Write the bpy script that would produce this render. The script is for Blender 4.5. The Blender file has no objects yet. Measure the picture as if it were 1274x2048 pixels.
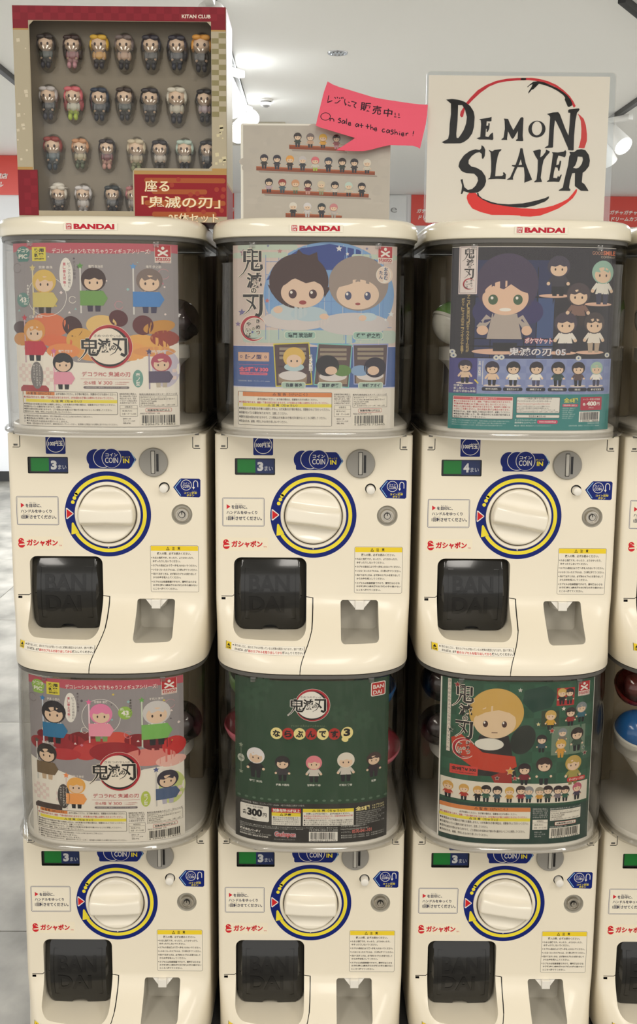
import bpy, bmesh, math, random
from mathutils import Vector, Matrix
PI = math.pi
C = bpy.context.scene.collection
SC = bpy.context.scene
random.seed(7)

# ---------------------------------------------------------------- camera
EYE = Vector((-0.00232, -1.62685, 1.3576))
def cam_matrix(p, r, y):
    fwd = Vector((0, math.cos(p), -math.sin(p))); up = Vector((0, math.sin(p), math.cos(p))); rt = Vector((1, 0, 0))
    rt2 = math.cos(r)*rt + math.sin(r)*up; up2 = -math.sin(r)*rt + math.cos(r)*up
    Z = Matrix.Rotation(y, 3, 'Z')
    a, b, c = Z @ rt2, Z @ up2, Z @ (-fwd)
    M = Matrix(((a.x, b.x, c.x), (a.y, b.y, c.y), (a.z, b.z, c.z))).to_4x4()
    M.translation = EYE
    return M
cd = bpy.data.cameras.new('camera'); cam = bpy.data.objects.new('camera', cd); C.objects.link(cam)
cam.matrix_world = cam_matrix(0.16527605, 0.00764435, -0.00599102)
cd.sensor_fit = 'VERTICAL'; cd.sensor_height = 36.0; cd.lens = 2258/2048*36.0
cd.clip_start = 0.05; cd.clip_end = 60
SC.camera = cam

# ---------------------------------------------------------------- light
SC.view_settings.view_transform = 'Standard'; SC.view_settings.look = 'None'
SC.view_settings.gamma = 1.0; SC.view_settings.use_curve_mapping = False
SC.view_settings.exposure = 0.3
W = bpy.data.worlds.new('world'); SC.world = W; W.use_nodes = True
bg = W.node_tree.nodes['Background']; bg.inputs[0].default_value = (1.0, 0.968, 0.918, 1); bg.inputs[1].default_value = 1.0
def area(name, loc, sx, sy, power, col, rot=(0, 0, 0)):
    d = bpy.data.lights.new(name, 'AREA'); d.shape = 'RECTANGLE'; d.size = sx; d.size_y = sy; d.energy = power; d.color = col
    o = bpy.data.objects.new(name, d); o.location = loc; o.rotation_euler = rot; C.objects.link(o); return o
WARM = (1.0, 0.945, 0.87)
for i, x in enumerate((-1.5, 0.35, 2.2)):
    area('shop_fill', (x, -2.3, 2.66), 0.6, 1.8, 26, WARM)  # added fill behind the camera, standing in for unseen ceiling panels
for x in (-3.0, 0.0, 3.0):
    area('shop_fill', (x, 4.6, 2.68), 0.8, 2.4, 120, (0.93, 0.97, 1.0))  # added fill over the far floor, its bounce brightens the ceiling

# ---------------------------------------------------------------- materials
def s2l(c):
    c = c/255.0
    return c/12.92 if c <= 0.04045 else ((c+0.055)/1.055)**2.4
def lin(rgb): return (s2l(rgb[0]), s2l(rgb[1]), s2l(rgb[2]), 1.0)
MATS = {}
def mat(name, rgb, rough=0.5, metal=0.0, emit=0.0, coat=0.0, alpha=None):
    m = bpy.data.materials.new(name); m.use_nodes = True
    b = m.node_tree.nodes['Principled BSDF']
    b.inputs['Base Color'].default_value = lin(rgb); b.inputs['Roughness'].default_value = rough; b.inputs['Metallic'].default_value = metal
    b.inputs['Coat Weight'].default_value = coat
    if emit:
        b.inputs['Emission Color'].default_value = lin(rgb); b.inputs['Emission Strength'].default_value = emit
    MATS[name] = m; return m
def noise_mat(name, c1, c2, scale, rough=0.5, detail=4, bump=0.0, stretch=(1, 1, 1)):
    m = mat(name, c1, rough); nt = m.node_tree; b = nt.nodes['Principled BSDF']
    tc = nt.nodes.new('ShaderNodeTexCoord'); mp = nt.nodes.new('ShaderNodeMapping'); mp.inputs['Scale'].default_value = stretch
    n = nt.nodes.new('ShaderNodeTexNoise'); n.inputs['Scale'].default_value = scale; n.inputs['Detail'].default_value = detail
    r = nt.nodes.new('ShaderNodeValToRGB'); r.color_ramp.elements[0].position = 0.35; r.color_ramp.elements[1].position = 0.65
    r.color_ramp.elements[0].color = lin(c1); r.color_ramp.elements[1].color = lin(c2)
    L = nt.links.new
    L(tc.outputs['Object'], mp.inputs[0]); L(mp.outputs[0], n.inputs['Vector']); L(n.outputs['Fac'], r.inputs[0]); L(r.outputs[0], b.inputs['Base Color'])
    if bump:
        bu = nt.nodes.new('ShaderNodeBump'); bu.inputs['Strength'].default_value = bump; bu.inputs['Distance'].default_value = 0.002
        L(n.outputs['Fac'], bu.inputs['Height']); L(bu.outputs[0], b.inputs['Normal'])
    return m
def ink_mat(name, rough):
    m = mat(name, (255, 255, 255), rough); nt = m.node_tree
    a = nt.nodes.new('ShaderNodeAttribute'); a.attribute_name = 'Col'
    nt.links.new(a.outputs['Color'], nt.nodes['Principled BSDF'].inputs['Base Color']); return m
def clear_mat(name, tint, refl=1.0, rough=0.03, base=0.0, edge=None, power=3.0):
    # clear moulded plastic: tinted see-through body with a Fresnel-weighted gloss
    m = bpy.data.materials.new(name); m.use_nodes = True; nt = m.node_tree; nt.nodes.clear()
    out = nt.nodes.new('ShaderNodeOutputMaterial'); tr = nt.nodes.new('ShaderNodeBsdfTransparent'); gl = nt.nodes.new('ShaderNodeBsdfGlossy')
    fr = nt.nodes.new('ShaderNodeFresnel'); ge = nt.nodes.new('ShaderNodeNewGeometry'); io = nt.nodes.new('ShaderNodeMix'); io.data_type = 'FLOAT'; io.inputs[2].default_value = 1.46; io.inputs[3].default_value = 1/1.46   # thin walls: both faces reflect alike
    nt.links.new(ge.outputs['Backfacing'], io.inputs[0]); nt.links.new(io.outputs[0], fr.inputs['IOR'])
    mx = nt.nodes.new('ShaderNodeMixShader'); ml = nt.nodes.new('ShaderNodeMath'); ml.operation = 'MULTIPLY_ADD'
    ml.inputs[1].default_value = refl; ml.inputs[2].default_value = base; ml.use_clamp = True
    tr.inputs[0].default_value = (*tint, 1)
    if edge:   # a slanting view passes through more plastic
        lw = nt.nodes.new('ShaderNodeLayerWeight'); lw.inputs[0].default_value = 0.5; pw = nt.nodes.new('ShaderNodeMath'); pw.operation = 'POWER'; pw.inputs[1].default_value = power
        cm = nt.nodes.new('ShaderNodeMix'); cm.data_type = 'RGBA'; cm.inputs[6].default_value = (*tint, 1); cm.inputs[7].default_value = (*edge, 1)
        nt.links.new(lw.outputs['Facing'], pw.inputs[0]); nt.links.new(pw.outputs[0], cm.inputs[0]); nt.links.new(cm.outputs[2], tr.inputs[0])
    gl.inputs['Roughness'].default_value = rough
    nt.links.new(fr.outputs[0], ml.inputs[0]); nt.links.new(ml.outputs[0], mx.inputs[0])
    nt.links.new(tr.outputs[0], mx.inputs[1]); nt.links.new(gl.outputs[0], mx.inputs[2]); nt.links.new(mx.outputs[0], out.inputs[0])
    MATS[name] = m; return m
INK = ink_mat('print_ink', 0.42); INK.node_tree.nodes['Principled BSDF'].inputs['Specular IOR Level'].default_value = 0.25; PAINT = ink_mat('toy_paint', 0.4); MARKER = ink_mat('marker_on_paper', 0.7); MARKER.node_tree.nodes['Principled BSDF'].inputs['Specular IOR Level'].default_value = 0.15
IVORY = mat('ivory_plastic', (238, 229, 208), 0.3, coat=0.15)
IVORY2 = mat('handle_plastic', (243, 236, 219), 0.2, coat=0.3)
WHITEP = mat('white_plastic', (238, 234, 224), 0.35)
CREAMP = mat('lid_plastic', (236, 229, 208), 0.2, coat=0.4)
GREYP = mat('grey_plastic', (150, 147, 140), 0.4)
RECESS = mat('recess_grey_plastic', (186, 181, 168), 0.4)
DARK = mat('black_plastic', (14, 14, 15), 0.25)
DOOR = mat('smoked_door_plastic', (25, 25, 24), 0.14, coat=0.2)
EMBOSS = mat('smoked_letter_plastic', (18, 18, 18), 0.2)
METAL = mat('lock_metal', (196, 190, 178), 0.28, 0.9)
BACK = mat('cabinet_back_plastic', (176, 162, 136), 0.5)
CLEAR = clear_mat('clear_case_plastic', (0.967, 0.962, 0.95), 0.85, edge=(0.70, 0.69, 0.67), power=2.5)
RIM = clear_mat('clear_rim_plastic', (0.86, 0.85, 0.83), 1.2, 0.1, 0.08)
FILM = clear_mat('clear_film', (0.96, 0.96, 0.95), 0.55, 0.05)
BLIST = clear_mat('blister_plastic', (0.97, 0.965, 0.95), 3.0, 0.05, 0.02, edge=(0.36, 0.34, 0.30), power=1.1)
SLEEVE = clear_mat('laminate_sleeve', (0.93, 0.95, 0.97), 1.0, 0.1, 0.10)

# ---------------------------------------------------------------- helpers
def mesh(name, vs, fs, mats, parent=None, smooth=False, mi=None, loc=None):
    me = bpy.data.meshes.new(name); me.from_pydata(vs, [], fs); me.update()
    if not isinstance(mats, (list, tuple)): mats = [mats]
    for m in mats: me.materials.append(m)
    if mi: me.polygons.foreach_set('material_index', mi)
    if smooth: me.polygons.foreach_set('use_smooth', [True]*len(me.polygons))
    o = bpy.data.objects.new(name, me); C.objects.link(o)
    if parent: o.parent = parent
    if loc: o.location = loc
    return o
def bmobj(name, bm, mats, parent=None, smooth=False, loc=None):
    me = bpy.data.meshes.new(name); bmesh.ops.recalc_face_normals(bm, faces=bm.faces); bm.to_mesh(me); bm.free()
    if not isinstance(mats, (list, tuple)): mats = [mats]
    for m in mats: me.materials.append(m)
    if smooth: me.polygons.foreach_set('use_smooth', [True]*len(me.polygons))
    o = bpy.data.objects.new(name, me); C.objects.link(o)
    if parent: o.parent = parent
    if loc: o.location = loc
    return o
def autosmooth(o, deg=35):
    me = o.data
    me.polygons.foreach_set('use_smooth', [True]*len(me.polygons)); me.set_sharp_from_angle(angle=math.radians(deg))
def thing(name, label, cat, loc=(0, 0, 0), rz=0, group=None):
    o = bpy.data.objects.new(name, None); o.empty_display_size = 0.05; C.objects.link(o); o.location = loc; o.rotation_euler = (0, 0, rz)
    o['label'] = label; o['category'] = cat
    if group: o['group'] = group
    return o
def tag(o, label, cat, group=None):
    o['label'] = label; o['category'] = cat
    if group: o['group'] = group
    return o
def struct(o): o['kind'] = 'structure'; return o
def add_box(bm, x0, x1, y0, y1, z0, z1, bev=0.0, seg=2):
    r = bmesh.ops.create_cube(bm, size=1.0); vs = r['verts']
    for v in vs: v.co = Vector(((x0+x1)/2+v.co.x*(x1-x0), (y0+y1)/2+v.co.y*(y1-y0), (z0+z1)/2+v.co.z*(z1-z0)))
    if bev:
        es = list({e for v in vs for e in v.link_edges}); bmesh.ops.bevel(bm, geom=es, offset=bev, segments=seg, affect='EDGES', profile=0.5)
def box(name, x0, x1, y0, y1, z0, z1, m, parent=None, bev=0.0, loc=None):
    bm = bmesh.new(); add_box(bm, x0, x1, y0, y1, z0, z1, bev); o = bmobj(name, bm, m, parent, loc=loc)
    if bev: autosmooth(o)
    return o
def lathe_data(prof, n=32, axis='Y', c=(0, 0, 0), vs=None, fs=None):
    """prof: (radius, offset along axis). closes on the axis where radius is 0"""
    vs = [] if vs is None else vs; fs = [] if fs is None else fs; b = len(vs)
    for r, h in prof:
        for k in range(n):
            a = 2*PI*k/n; p, q = r*math.cos(a), r*math.sin(a)
            vs.append((c[0]+p, c[1]+h, c[2]+q) if axis == 'Y' else (c[0]+p, c[1]+q, c[2]+h))
    for i in range(len(prof)-1):
        for k in range(n):
            k2 = (k+1) % n; fs.append((b+i*n+k, b+i*n+k2, b+(i+1)*n+k2, b+(i+1)*n+k))
    return vs, fs
def lathe(name, prof, m, parent=None, n=32, axis='Y', c=(0, 0, 0), loc=None, ang=35):
    vs, fs = lathe_data(prof, n, axis, c); o = mesh(name, vs, fs, m, parent, loc=loc)
    bm = bmesh.new(); bm.from_mesh(o.data); bmesh.ops.remove_doubles(bm, verts=bm.verts, dist=1e-6); bmesh.ops.recalc_face_normals(bm, faces=bm.faces); bm.to_mesh(o.data); bm.free()
    autosmooth(o, ang); return o
def rrect(x0, x1, z0, z1, r, n=5):
    if not isinstance(r, (tuple, list)): r = (r,)*4   # corners: bl, br, tr, tl
    pts = []
    for (cx, cz, a0, rr) in ((x0, z0, PI, r[0]), (x1, z0, 1.5*PI, r[1]), (x1, z1, 0, r[2]), (x0, z1, .5*PI, r[3])):
        ox = cx+(rr if cx == x0 else -rr); oz = cz+(rr if cz == z0 else -rr)
        for k in range(n+1):
            a = a0+.5*PI*k/n; pts.append((ox+rr*math.cos(a), oz+rr*math.sin(a)))
    return pts
def prism(name, outl, y0, y1, m, parent=None, bev=0.0):
    bm = bmesh.new(); f = bm.faces.new([bm.verts.new((x, y0, z)) for x, z in outl])
    r = bmesh.ops.extrude_face_region(bm, geom=[f]); bmesh.ops.translate(bm, vec=(0, y1-y0, 0), verts=[e for e in r['geom'] if isinstance(e, bmesh.types.BMVert)])
    if bev:
        es = [e for e in bm.edges if abs(e.verts[0].co.y-y0) < 1e-9 and abs(e.verts[1].co.y-y0) < 1e-9]
        bmesh.ops.bevel(bm, geom=es, offset=bev, segments=2, affect='EDGES', profile=0.5)
    o = bmobj(name, bm, m, parent)
    if bev: autosmooth(o)
    return o
def holed_plate(name, outer, holes, y0, thick, m, parent=None):
    cu = bpy.data.curves.new('t', 'CURVE'); cu.dimensions = '2D'; cu.fill_mode = 'BOTH'; cu.extrude = thick/2
    for pts in [outer]+holes:
        s = cu.splines.new('POLY'); s.points.add(len(pts)-1); s.use_cyclic_u = True
        for i, (x, z) in enumerate(pts): s.points[i].co = (x, z, 0, 1)
    t = bpy.data.objects.new('t', cu); me = bpy.data.meshes.new_from_object(t); me.name = name
    for v in me.vertices:
        x, z, d = v.co; v.co = (x, y0+thick/2-d, z)
    bpy.data.objects.remove(t); bpy.data.curves.remove(cu)
    me.materials.clear(); me.materials.append(m)
    o = bpy.data.objects.new(name, me); C.objects.link(o)
    if parent: o.parent = parent
    return o
def boolean(o, cutters):
    for c in cutters:
        md = o.modifiers.new('b', 'BOOLEAN'); md.operation = 'DIFFERENCE'; md.solver = 'EXACT'; md.object = c; md.material_mode = 'TRANSFER'
    dg = bpy.context.evaluated_depsgraph_get(); dg.update()
    me = bpy.data.meshes.new_from_object(o.evaluated_get(dg)); me.name = o.name
    o.modifiers.clear(); o.data = me
    for c in cutters: bpy.data.objects.remove(c)
def copy_tree(o, parent=None):
    c = o.copy(); C.objects.link(c)
    if parent: c.parent = parent
    for ch in list(o.children): copy_tree(ch, c)
    return c

# ---------------------------------------------------------------- flat print (sheets, stickers, lettering)
TXT = {}
def text_mesh(s, bold):
    k = (s, bold)
    if k not in TXT:
        cu = bpy.data.curves.new('t', 'FONT'); cu.body = s; cu.offset = bold; cu.resolution_u = 3
        ob = bpy.data.objects.new('t', cu); m = ob.to_mesh()
        vs = [(v.co.x, v.co.y) for v in m.vertices]; fs = [tuple(p.vertices) for p in m.polygons]
        ob.to_mesh_clear(); bpy.data.objects.remove(ob); bpy.data.curves.remove(cu)
        xs = [v[0] for v in vs]; ys = [v[1] for v in vs]
        TXT[k] = (vs, fs, (min(xs), max(xs), min(ys), max(ys)))
    return TXT[k]
WHT = (236, 232, 224); BLK = (30, 28, 28); RED = (190, 32, 48); NAVY = (10, 32, 112); YEL = (240, 222, 60)
class Art:
    def __init__(s, fmap=None, eps=0.00007):
        s.v = []; s.f = []; s.c = []; s.m = fmap or (lambda u, v: (u, v)); s.eps = eps; s.L = 0
    def raw(s, pts, faces, col, L=None):
        L = s.L if L is None else L; b = len(s.v)
        for u, v in pts:
            x, z = s.m(u, v); s.v.append((x, -L*s.eps, z))
        for f in faces: s.f.append(tuple(b+i for i in f)); s.c.append(col)
    def poly(s, pts, col, L=None): s.raw(pts, [tuple(range(len(pts)))], col, L)
    def rect(s, a, b, c, d, col, L=None): s.poly([(a, b), (c, b), (c, d), (a, d)], col, L)
    def rr(s, a, b, c, d, r, col, L=None): s.poly(rrect(a, c, b, d, r, 4), col, L)
    def rro(s, a, b, c, d, r, w, col, fill=None, L=None):
        L = s.L if L is None else L
        o = rrect(a, c, b, d, r, 4); i = rrect(a+w, c-w, b+w, d-w, max(r-w, .001*abs(c-a)), 4); n = len(o)
        s.raw(o+i, [(k, (k+1) % n, n+(k+1) % n, n+k) for k in range(n)], col, L)
        if fill: s.poly(i, fill, L)
    def ell(s, cx, cy, rx, ry, col, L=None, n=20, rot=0):
        cr, sr = math.cos(rot), math.sin(rot)
        s.poly([(cx+rx*math.cos(2*PI*k/n)*cr-ry*math.sin(2*PI*k/n)*sr, cy+rx*math.cos(2*PI*k/n)*sr+ry*math.sin(2*PI*k/n)*cr) for k in range(n)], col, L)
    def arc(s, cx, cy, r0, r1, a0, a1, col, L=None, n=40, e=1.0):
        """ring piece; r0/r1 inner, outer: numbers or functions of t in 0..1; angles in degrees, y down"""
        pts = []
        for k in range(n+1):
            t = k/n; a = math.radians(a0+(a1-a0)*t)
            for r in (r0, r1):
                q = r(t) if callable(r) else r; pts.append((cx+q*math.cos(a), cy+q*e*math.sin(a)))
        s.raw(pts, [(2*k, 2*k+1, 2*k+3, 2*k+2) for k in range(n)], col, L)
    def line(s, pts, w, col, L=None, w1=None, cap=True):
        n = len(pts); out = []
        for i, (u, v) in enumerate(pts):
            p, q = pts[max(i-1, 0)], pts[min(i+1, n-1)]; dx, dy = q[0]-p[0], q[1]-p[1]; l = math.hypot(dx, dy) or 1
            t = i/(n-1); ww = (w if w1 is None else w+(w1-w)*t)/2
            if 0 < i < n-1:   # mitre
                a = math.atan2(v-p[1], u-p[0]); b2 = math.atan2(q[1]-v, q[0]-u); ww /= max(0.5, abs(math.cos((a-b2)/2)))
            out += [(u-dy/l*ww, v+dx/l*ww), (u+dy/l*ww, v-dx/l*ww)]
        s.raw(out, [(2*k, 2*k+1, 2*k+3, 2*k+2) for k in range(n-1)], col, L)
    def T(s, t, a, b, c, d, col, bold=0.0, L=None, shear=0.0, rot=0.0):
        """text fitted in the box a..c, b..d (c None: keep the proportions)"""
        vs, fs, (x0, x1, y0, y1) = text_mesh(t, bold); hh = d-b
        if c is None: c = a+(x1-x0)/(y1-y0)*hh
        cx, cy = (a+c)/2, (b+d)/2; cr, sr = math.cos(rot), math.sin(rot); pts = []
        for x, y in vs:
            u = a+(x-x0)/(x1-x0)*(c-a); v = d-(y-y0)/(y1-y0)*hh; u += shear*(cy-v); du, dv = u-cx, v-cy
            pts.append((cx+du*cr-dv*sr, cy+du*sr+dv*cr))
        s.raw(pts, fs, col, L)
    def TO(s, t, a, b, c, d, col, oc, bold=0.02, ob=0.05, L=None, g=None, **k):
        """outlined lettering"""
        L = s.L if L is None else L; g = (d-b)*ob if g is None else g
        s.T(t, a-g, b-g, None if c is None else c+g, d+g, oc, bold+ob, L, **k); s.T(t, a, b, c, d, col, bold, L+1, **k)
    def V(s, t, x, y0, y1, sz, col, bold=0.0, L=None):
        st = (y1-y0)/len(t)
        for i, ch in enumerate(t):
            if ch in ' 　': continue
            h = sz*.95; w = sz*.9
            if ch in 'ー-': s.rect(x-sz*.06, y0+i*st, x+sz*.06, y0+i*st+h, col, L); continue
            if ch in 'っゃゅょッャュョ・、。!': h *= .7; w *= .7 if ch not in '!' else .2
            s.T(ch, x-w/2, y0+i*st, x+w/2, y0+i*st+h, col, bold, L)
    def barcode(s, a, b, c, d, txt, L=None, bg=WHT):
        L = s.L if L is None else L; s.rect(a, b, c, d, bg, L); rnd = random.Random(int(txt.replace(' ', '')[-6:])); x = a+(c-a)*.06
        e = c-(c-a)*.06; u = (e-x)/95
        while x < e-u*3:
            w = rnd.choice((1, 1, 2, 3))*u; s.rect(x, b+(d-b)*.06, x+w, b+(d-b)*.8, BLK, L+1); x += w+rnd.choice((1, 1, 2, 2))*u
        s.T(txt, a+(c-a)*.04, b+(d-b)*.83, e, d-(d-b)*.01, BLK, 0, L+1)
    def build(s, name, parent=None, surf=None, m=None, cuts=(), zcuts=(), yoff=0.0, loc=None):
        me = bpy.data.meshes.new(name); me.from_pydata(s.v, [], s.f)
        at = me.attributes.new('Col', 'FLOAT_COLOR', 'CORNER'); buf = []
        for f, c in zip(s.f, s.c): buf += list(lin(c))*len(f)
        at.data.foreach_set('color', buf)
        if cuts or zcuts:
            bm = bmesh.new(); bm.from_mesh(me); bmesh.ops.triangulate(bm, faces=[f for f in bm.faces if len(f.verts) > 4])
            for x in cuts: bmesh.ops.bisect_plane(bm, geom=bm.verts[:]+bm.edges[:]+bm.faces[:], plane_co=(x, 0, 0), plane_no=(1, 0, 0))
            for z in zcuts: bmesh.ops.bisect_plane(bm, geom=bm.verts[:]+bm.edges[:]+bm.faces[:], plane_co=(0, 0, z), plane_no=(0, 0, 1))
            bm.to_mesh(me); bm.free()
        for v in me.vertices:
            y = v.co.y+yoff
            if surf: y += surf(v.co.x, v.co.z)
            v.co.y = y
        # faces look toward -Y
        bm = bmesh.new(); bm.from_mesh(me); fl = [f for f in bm.faces if f.normal.y > 0]; bmesh.ops.reverse_faces(bm, faces=fl); bm.to_mesh(me); bm.free()
        me.materials.append(m or INK); o = bpy.data.objects.new(name, me); C.objects.link(o)
        if parent: o.parent = parent
        if loc: o.location = loc
        return o
def fmap(u0, u1, x0, x1, v0, v1, z0, z1):
    return lambda u, v: (x0+(u-u0)/(u1-u0)*(x1-x0), z0+(v-v0)/(v1-v0)*(z1-z0))
# ---------------------------------------------------------------- the room
CEIL = 2.70; FARY = 10.6; LEFTY = 8.0
FLOORM = noise_mat('concrete_vinyl_floor', (112, 109, 101), (172, 167, 157), 5.0, 0.38, 12, stretch=(1, .7, 1))
WALLM = mat('white_wall_paint', (236, 238, 240), 0.6); CEILM = mat('white_ceiling_paint', (247, 246, 243), 0.7)
BANR = mat('red_banner_vinyl', (226, 84, 74), 0.4); RAIL = mat('black_rail', (28, 28, 30), 0.4); SPOTW = mat('spotlight_white', (235, 234, 230), 0.35)
BEIGE = mat('duct_grille_beige', (206, 200, 184), 0.5); PLINTH = mat('dark_plinth', (50, 50, 50), 0.5); BROWN = noise_mat('dark_brown_board', (44, 30, 22), (62, 44, 32), 6, 0.5, 4, stretch=(8, 8, 1))
LAMPW = mat('lamp_glow', (255, 252, 244), 0.5, emit=4.0)
f = box('floor', -9, 9, -6, 14, -0.05, 0, PLINTH); struct(f)
# vinyl floor tiles: laid from under the camera to where they get too small to tell apart
TW, TH = 1.345, 1.345
t0 = None
for j in range(0, 8):
    for i in range(-3, 0):
        x0 = i*TW-.2+TW; y0 = -1.963+j*TH
        if t0 is None: t0 = box('floor_tile', 0.0015, TW-.0015, 0.0015, TH-.0015, 0.0, 0.004, FLOORM, bev=0.0); t0.parent = f; o = t0
        else: o = t0.copy(); C.objects.link(o)
        o.location = (x0, y0, 0.0)
o = mesh('floor_far_vinyl', [(-9, 8.797, .003), (9, 8.797, .003), (9, 14, .003), (-9, 14, .003)], [(0, 1, 2, 3)], FLOORM, f)
o = mesh('floor_side_vinyl', [(1.145, -6, .003), (9, -6, .003), (9, 8.797, .003), (1.145, 8.797, .003)], [(0, 1, 2, 3)], FLOORM, f)
o = mesh('floor_near_vinyl', [(-9, -6, .003), (1.145, -6, .003), (1.145, -1.963, .003), (-9, -1.963, .003)], [(0, 1, 2, 3)], FLOORM, f)
o = mesh('floor_left_vinyl', [(-9, -1.963, .003), (-2.89, -1.963, .003), (-2.89, 8.797, .003), (-9, 8.797, .003)], [(0, 1, 2, 3)], FLOORM, f)
struct(box('ceiling', -9, 9, -6, 14, CEIL, CEIL+.1, CEILM))
wb = struct(box('wall_back', -1.3, 9, FARY, FARY+.1, 0, CEIL, WALLM))
wl = struct(box('wall_left', -9, -1.3, LEFTY, LEFTY+.1, 0, CEIL, WALLM))
struct(box('wall_return', -1.35, -1.3, LEFTY+.1, FARY, 0, CEIL, WALLM))
struct(box('baseboard_left', -9, -1.3, LEFTY-.03, LEFTY, 0, 0.09, PLINTH)); struct(box('baseboard_back', -1.3, 9, FARY-.03, FARY, 0, 0.09, PLINTH))
# frieze banners at the top of the walls, red with white lettering
def banner(x0, x1, y, z0, z1, label, lines, side):
    o = thing('wall_banner', label, 'banner', ((x0+x1)/2, y-.012, (z0+z1)/2), 0, 'red shop banners along the top of the wall')
    w, h = (x1-x0)/2, (z1-z0)/2
    box('banner_board', -w, w, 0, .01, -h, h, BANR, o)
    a = Art(eps=.002); a.m = lambda u, v: (u, -v)
    H = h*2
    x = -w+.06 if side != 'r' else -w+.05
    tw = min(2*w-.06, .44); x = w-.62-tw if side == 'e' else (-w+.19 if side == 'r' else x)
    a.T(lines[0], x, -.015, x+tw, .030, (250, 246, 240), .03, 1, shear=.2); a.T(lines[1], x+.02, .05, x+tw*.92, .095, (250, 246, 240), .03, 1, shear=.2)
    a.build('banner_lettering', o, yoff=-.001)
    return o
L2 = ('ガチャガチャ専門店', 'ドリームカプセル')
banner(-3.9, -1.95 + .05, LEFTY, 2.385, CEIL-.002, 'red wall banner at the far left edge, left of the tall figure box', L2, 'e')
banner(-1.22, -0.84, FARY, 2.385, CEIL-.002, 'narrow red wall banner seen between the figure box and the photo print', L2, 'l')
banner(1.02, 2.0, FARY, 2.385, CEIL-.002, 'red wall banner seen between the photo print and the hand-lettered sign', L2, 'l')
banner(2.92, 4.6, FARY, 2.385, CEIL-.002, 'red wall banner to the right of the hand-lettered sign', L2, 'r')
a = Art(lambda u, v: (u, -v), eps=.002)
a.rect(-.52, -.15, .5, .15, (238, 240, 240), 0); a.T('Capsule', -.12, -.05, .40, .05, (150, 150, 150), .0, 1); a.arc(-.17, 0, .035, .055, 0, 360, (230, 70, 70), 1, 24); a.T('in', -.36, -.03, -.27, .04, (160, 160, 160), 0, 1)
tag(a.build('wall_banner', loc=(.47, FARY-.02, 2.54)), 'white wall panel with small grey and red lettering behind the photo print', 'banner')
# ceiling fixtures
d = thing('ceiling_downlight', 'round chrome recessed downlight in the ceiling above the pink notice', 'ceiling light', (0.112, 4.34, CEIL))
lathe('trim_ring', [(.0, -.001), (.038, -.001), (.040, -.005), (.050, -.006), (.052, -.002), (.052, 0)], mat('downlight_chrome', (205, 208, 212), 0.15, 1.0), d, 32, 'Z')
for i in range(3): box('baffle_fin', -.024+i*.018, -.017+i*.018, -.03, .03, -.009, -.002, MATS['downlight_chrome'], d)
d = thing('ceiling_sensor', 'small domed grey smoke sensor on the ceiling beyond the photo print', 'sensor', (-0.30, 5.55, CEIL))
lathe('sensor_base', [(.0, 0), (.045, 0), (.046, -.008), (.038, -.014), (0, -.014)], SPOTW, d, 28, 'Z')
lathe('sensor_dome', [(.034, -.014), (.034, -.024), (.028, -.038), (.015, -.046), (0, -.048)], mat('sensor_grey', (110, 108, 105), .3), d, 24, 'Z')
d = thing('ceiling_vent', 'beige louvred air grille on the far ceiling beside the figure box', 'air vent', (-0.62, 6.75, CEIL))
box('vent_frame', -.42, .42, -.42, .42, -.03, 0, BEIGE, d, .004)
for i in range(6): box('vent_slot', -.34+i*.125, -.30+i*.125, -.34, .34, -.034, -.029, RAIL, d)
def tube_pt(r, n, A, B, r2=None):
    A, B = Vector(A), Vector(B); d = (B-A).normalized(); q = d.to_track_quat('Z', 'Y'); vs = []
    for P, rr in ((A, r), (B, r2 or r)):
        for k in range(n):
            a = 2*PI*k/n; vs.append(tuple(P+q @ Vector((rr*math.cos(a), rr*math.sin(a), 0))))
    fs = [(k, (k+1) % n, n+(k+1) % n, n+k) for k in range(n)]+[tuple(range(n))[::-1], tuple(range(n, 2*n))]
    return vs, fs
def rail(x0, y0, x1, y1, label):
    L = math.hypot(x1-x0, y1-y0); o = box('lighting_track', -.017, .017, 0, L, -.03, 0, RAIL, None, .002); o.location = (x0, y0, CEIL); o.rotation_euler = (0, 0, math.atan2(-(x1-x0), y1-y0))
    tag(o, label, 'lighting track', 'black ceiling lighting tracks')
def spot(x, y, yaw, tilt, label, glow=True, ln=.2):
    o = thing('track_spotlight', label, 'spotlight', (x, y, CEIL-.03), yaw, 'white track spotlights')
    box('adapter', -.02, .02, -.11, .11, -.035, 0, SPOTW, o, .004)
    vs, fs = tube_pt(.007, 10, (0, .03, -.03), (0, .03, -.11)); mesh('stem', vs, fs, SPOTW, o, True)
    D = Vector((0, -math.sin(tilt), -math.cos(tilt))); P = Vector((0, .03, -.12)); A = P-D*ln*.5; B = P+D*ln*.5
    vs, fs = tube_pt(.054, 28, A, B, .062); h = mesh('lamp_head', vs, fs, SPOTW, o); autosmooth(h, 50)
    vs, fs = tube_pt(.036, 16, A-D*.004, A-D*.0005); mesh('rear_cap', vs, fs, GREYP, h)
    if glow:
        vs, fs = tube_pt(.057, 28, B, B+D*.002); mesh('lamp_face', vs, fs, LAMPW, h)
rail(-1.68, 3.4, -1.68, 7.6, 'black lighting track on the ceiling at the far left edge')
rail(-0.432, 3.2, -0.432, 7.0, 'black lighting track running back beside the figure box')
rail(1.93, 3.0, 1.93, 6.9, 'black lighting track on the ceiling right of the hand-lettered sign')
rail(1.26, 3.3, 1.82, 4.2, 'short black lighting track crossing the top right corner')
spot(-.432, 3.25, 0, .5, 'white track spotlight just above the figure box corner', True)
spot(-.445, 4.55, 2.6, .7, 'glowing white track spotlight against the right edge of the figure box', True, .26)
spot(-.445, 5.55, -.4, 1.0, 'white track spotlight with a grey rear cap between figure box and photo print', True, .24)
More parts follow.
